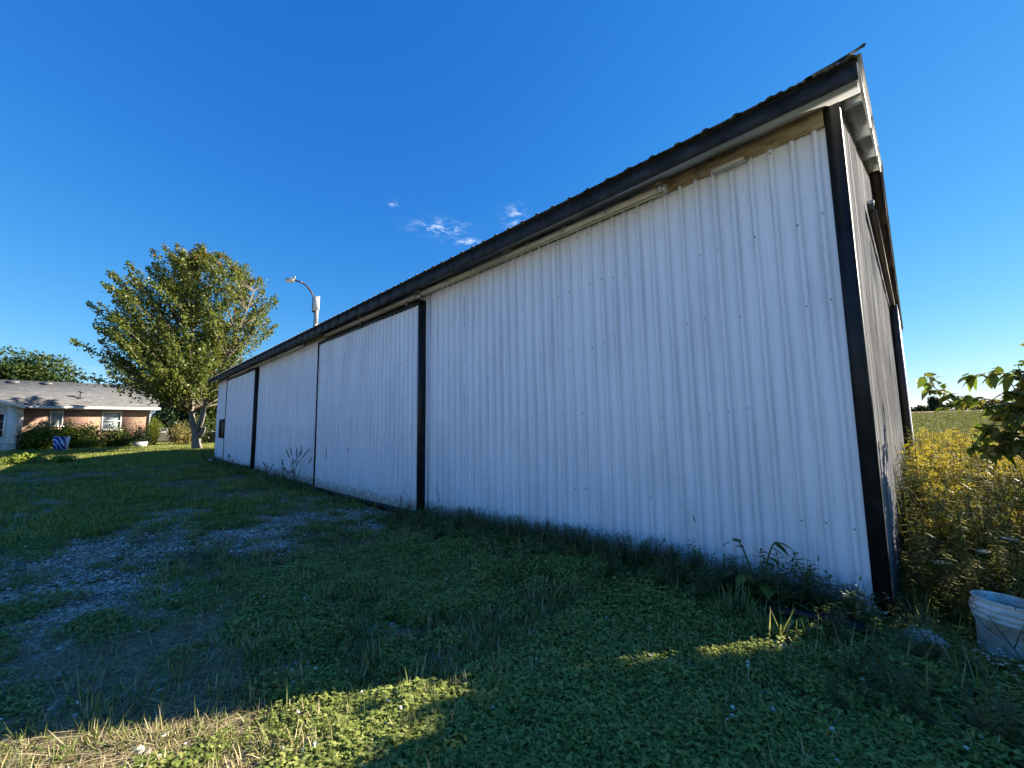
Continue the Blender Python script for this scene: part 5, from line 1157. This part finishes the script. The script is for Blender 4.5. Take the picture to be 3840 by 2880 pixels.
# ------------------------------------------------------------------ sapling at the right
def sapling():
    bx, by = 2.15, 6.5; t = thing('wild_sapling', 'leafy wild sapling reaching into the view with broad drooping leaves', 'tree', on(bx, by))
    z0 = float(terr(bx, by)); O = np.array([bx, by, z0]); g = Geo(); P = []; D = []; S = []
    def br(a, b, r0, nl, sag=.12, spread=.07, size=.10, f0=.25):
        a = np.array(a, float)-O; b = np.array(b, float)-O; tt = np.linspace(0, 1, 7); pts = a + (b-a)*tt[:, None]; pts[:, 2] += sag*np.sin(tt*pi); pts[1:-1] += rng.normal(0, .02, (5, 3))
        g.tube(pts, np.linspace(r0, .004, 7), 6); f = rng.uniform(f0, 1.0, nl); B = along(pts, f); ax = unit(b-a)
        P.append(B + rng.normal(0, spread, (nl, 3))); D.append(unit(rng.normal(0, 1, (nl, 3))*np.array([1, 1, .5])) + ax*.6 + np.array([0, 0, -.35])); S.append(np.full(nl, size)*rng.uniform(.7, 1.25, nl))
    top = [(2.15, 6.5, -.1), (2.12, 6.5, .7), (2.2, 6.45, 1.6), (2.3, 6.5, 2.6), (2.35, 6.5, 3.1)]
    g.tube(np.array(top)-O, [.05, .042, .034, .022, .008], 8)
    # branches that show at the edge of the photograph
    for a, b, n in (((2.1, 6.5, .9), (.22, 6.25, 1.76), 34), ((2.1, 6.5, 1.0), (.62, 6.3, 1.95), 34), ((2.1, 6.5, .8), (.45, 6.4, 1.45), 40), ((2.1, 6.5, .7), (.5, 6.2, 1.2), 44), ((2.15, 6.45, 1.2), (.85, 6.1, 1.98), 40),
                    ((2.1, 6.5, .9), (.85, 6.5, 1.6), 46), ((2.1, 6.5, .9), (.95, 6.4, 1.3), 46), ((2.1, 6.5, 1.1), (1.0, 6.6, 1.85), 40), ((2.1, 6.5, .7), (.62, 6.35, 1.62), 40), ((2.1, 6.5, .7), (.75, 6.2, 1.42), 44), ((2.1, 6.5, .9), (.72, 6.4, 1.78), 40)):
        br(a, b, .012, 24, spread=.012, size=.11, f0=.6)
        a_, b_ = np.array(a), np.array(b)
        for q in range(12):                                  # side twigs carry most of the leaves
            f = rng.uniform(.62, 1.0); c = a_ + (b_-a_)*f + np.array([0, 0, .12*sin(f*pi)]); dv = unit(rng.normal(0, 1, 3)*np.array([1, .8, .7]) + unit(b_-a_)*.7)*rng.uniform(.12, .34)
            br(c, c+dv, .005, int(n*.30), .02, .012, .105, .15)
    # the dense main crown
    ca, sa = cos(radians(SUN_AZ)), sin(radians(SUN_AZ))
    for k in range(190):
        y = rng.uniform(5.75, 7.2); q = rng.uniform(-2.40, -.35); x = (q + ca*y)/sa; sc = -(ca*x + sa*y)
        top = (np.interp(q, [-2.5, -2.36, -2.2, -2.03, -1.5], [-.04, .24, .42, .56, .75]) - sc)/1.963 - .08
        e = np.array([x, y, top*(1-.8*rng.random()**1.7)]); f = rng.uniform(.2, .95)
        a = np.array([2.2+.3*(e[0]-2.2), 6.5, .15+.8*e[2]*f]); br(a, e, .012, 100, .04, .085, .125)
    for k in range(9): br((2.0, 6.45, 2.3), (1.40+rng.normal()*.05, 6.25+rng.normal()*.05, 2.99+rng.normal()*.03), .008, 60, .02, .03, .09, .80)
    g.obj('branches', 'twig', t)
    lg = Geo(); P = np.concatenate(P); D = np.concatenate(D); S = np.concatenate(S); n = len(P); P[:, 2] = np.maximum(P[:, 2], .05)
    add_strips(lg, P, D, S*rng.uniform(.6, 1.15, n), S*.62, rng.uniform(.0, .8, n), 'heart', roll=rng.normal(0, .6, n)); lg.obj('leaves', 'sapling_leaf', t)
rng = np.random.default_rng(21)
sapling()

# ------------------------------------------------------------------ bucket, rock, drain pipe
def small_things():
    bx, by = .285, 4.02; z = float(terr(bx, by))
    t = thing('plastic_bucket', 'scuffed white plastic bucket full of weeds at the photo edge', 'bucket', (bx, by, z)); t.rotation_euler = (radians(-3), radians(4), 0)
    prof = [(.0, 0), (.128, .0), (.134, .02), (.147, .235), (.160, .240), (.160, .248), (.149, .252), (.150, .268), (.163, .273), (.163, .281), (.152, .285), (.153, .300), (.166, .305), (.166, .313), (.156, .317), (.157, .345), (.163, .349), (.163, .356), (.155, .358), (.150, .350), (.143, .24), (.126, .015), (.0, .012)]
    g = Geo(); g.lathe(prof, 40); g.obj('shell', 'bucket', t, False)
    g = Geo(); g.lathe([(.0, .20), (.139, .20)], 24); g.obj('earth', 'soil', t)
    g = Geo(); th = np.linspace(0, pi, 14); g.tube(np.stack([.168*np.cos(th), -.168*np.sin(th)*.9, .30-.16*np.sin(th)], 1), .0035, 6); g.obj('handle', 'galv', t)
    gl = Geo(); gs = Geo()
    for k in range(14):
        P = stalk(gs, rng.uniform(.12, .34), .3, .003) + np.array([rng.normal(0, .05), rng.normal(0, .05), .20]); leafy(gl, P, 18, .06, .012)
    tw = thing('bucket_weeds', 'green weeds growing out of the white bucket', 'weed', (bx, by, z)); gl.obj('leaves', 'weed', tw); gs.obj('stem', 'weed', tw)
    # dead branched stalk leaning across the bucket
    ts = thing('dead_stalk', 'bare dark branched stalk leaning across the front of the bucket', 'weed', on(.33, 3.68)); g = Geo()
    g.tube([(.03, .0, 0), (-.05, .05, .16), (-.13, .10, .30)], [.0035, .003, .002], 5); g.tube([(-.05, .05, .16), (-.02, .06, .25), (.02, .07, .34)], [.003, .002, .0015], 5); g.tube([(-.02, .06, .25), (.06, .06, .29)], [.002, .0012], 5); g.tube([(.0, .03, .08), (-.10, .03, .17)], [.002, .0012], 5); g.tube([(.05, 0, 0), (.04, .04, .2), (.06, .06, .36)], [.003, .002, .0015], 5)
    g.obj('stem', 'weed_dry', ts)
    # rock
    n, m = 14, 9; V = []
    for i in range(m):
        ph = pi*i/(m-1)
        for j in range(n):
            th = 2*pi*j/n; d = np.array([cos(th)*sin(ph), sin(th)*sin(ph), cos(ph)]); s = 1+.30*(fbm(d[0]*3+5+d[2]*2, d[1]*3+d[2]*1.3, 1.2, 3)-.5)*2
            d = np.sign(d)*np.abs(d)**.5; V.append((d*np.array([.105, .060, .058]) + np.array([0, 0, .014*cos(d[0]*2.5)]))*s)
    F = [(i*n+j, i*n+(j+1) % n, (i+1)*n+(j+1) % n, (i+1)*n+j) for i in range(m-1) for j in range(n)]
    g = Geo(); g.add(V, [f[::-1] for f in F], .5); o = g.obj('rock', 'rock', None, False); p = on(-.09, 3.80, .050); o.location = p; o.rotation_euler = (radians(6), radians(10), radians(20))
    tag(o, 'flat-topped brown-grey rock in the grass between barn corner and bucket', 'rock')
    # stones heaped at the far corner
    for k, (x, y, s, lab) in enumerate(((-23.4, 3.62, .22, 'pale flat stone on top by the far barn corner'), (-22.9, 3.55, .24, 'dark rounded stone beside the pale one at the far corner'))):
        V2 = np.array(V)*np.array([s*7, s*10, s*9])*.6; g = Geo(); g.add(V2, [f[::-1] for f in F], .5); o = g.obj('corner_stone', 'rock', None, True); o.location = on(x, y, .06); tag(o, lab, 'stone', 'stones at the far barn corner')
    # black corrugated drain pipe
    a, b = np.array([-.90, 3.58, .055]), np.array([-.36, 3.62, .065]); n = 84; g = Geo(); Pp = []; Rr = []
    for i in range(n+1):
        t_ = i/n; q = a+(b-a)*t_; q[2] += .02*sin(t_*3); Pp.append(q); Rr.append(.043 + (.009 if i % 2 else -.004))
    z = float(terr(-.6, 3.65)); Pp = np.array(Pp); Pp[:, 2] += z
    g.tube(Pp, Rr, 16); o = g.obj('drain_pipe', 'pipe_black'); tag(o, 'black corrugated drain pipe lying in weeds below the wall', 'pipe')
small_things()
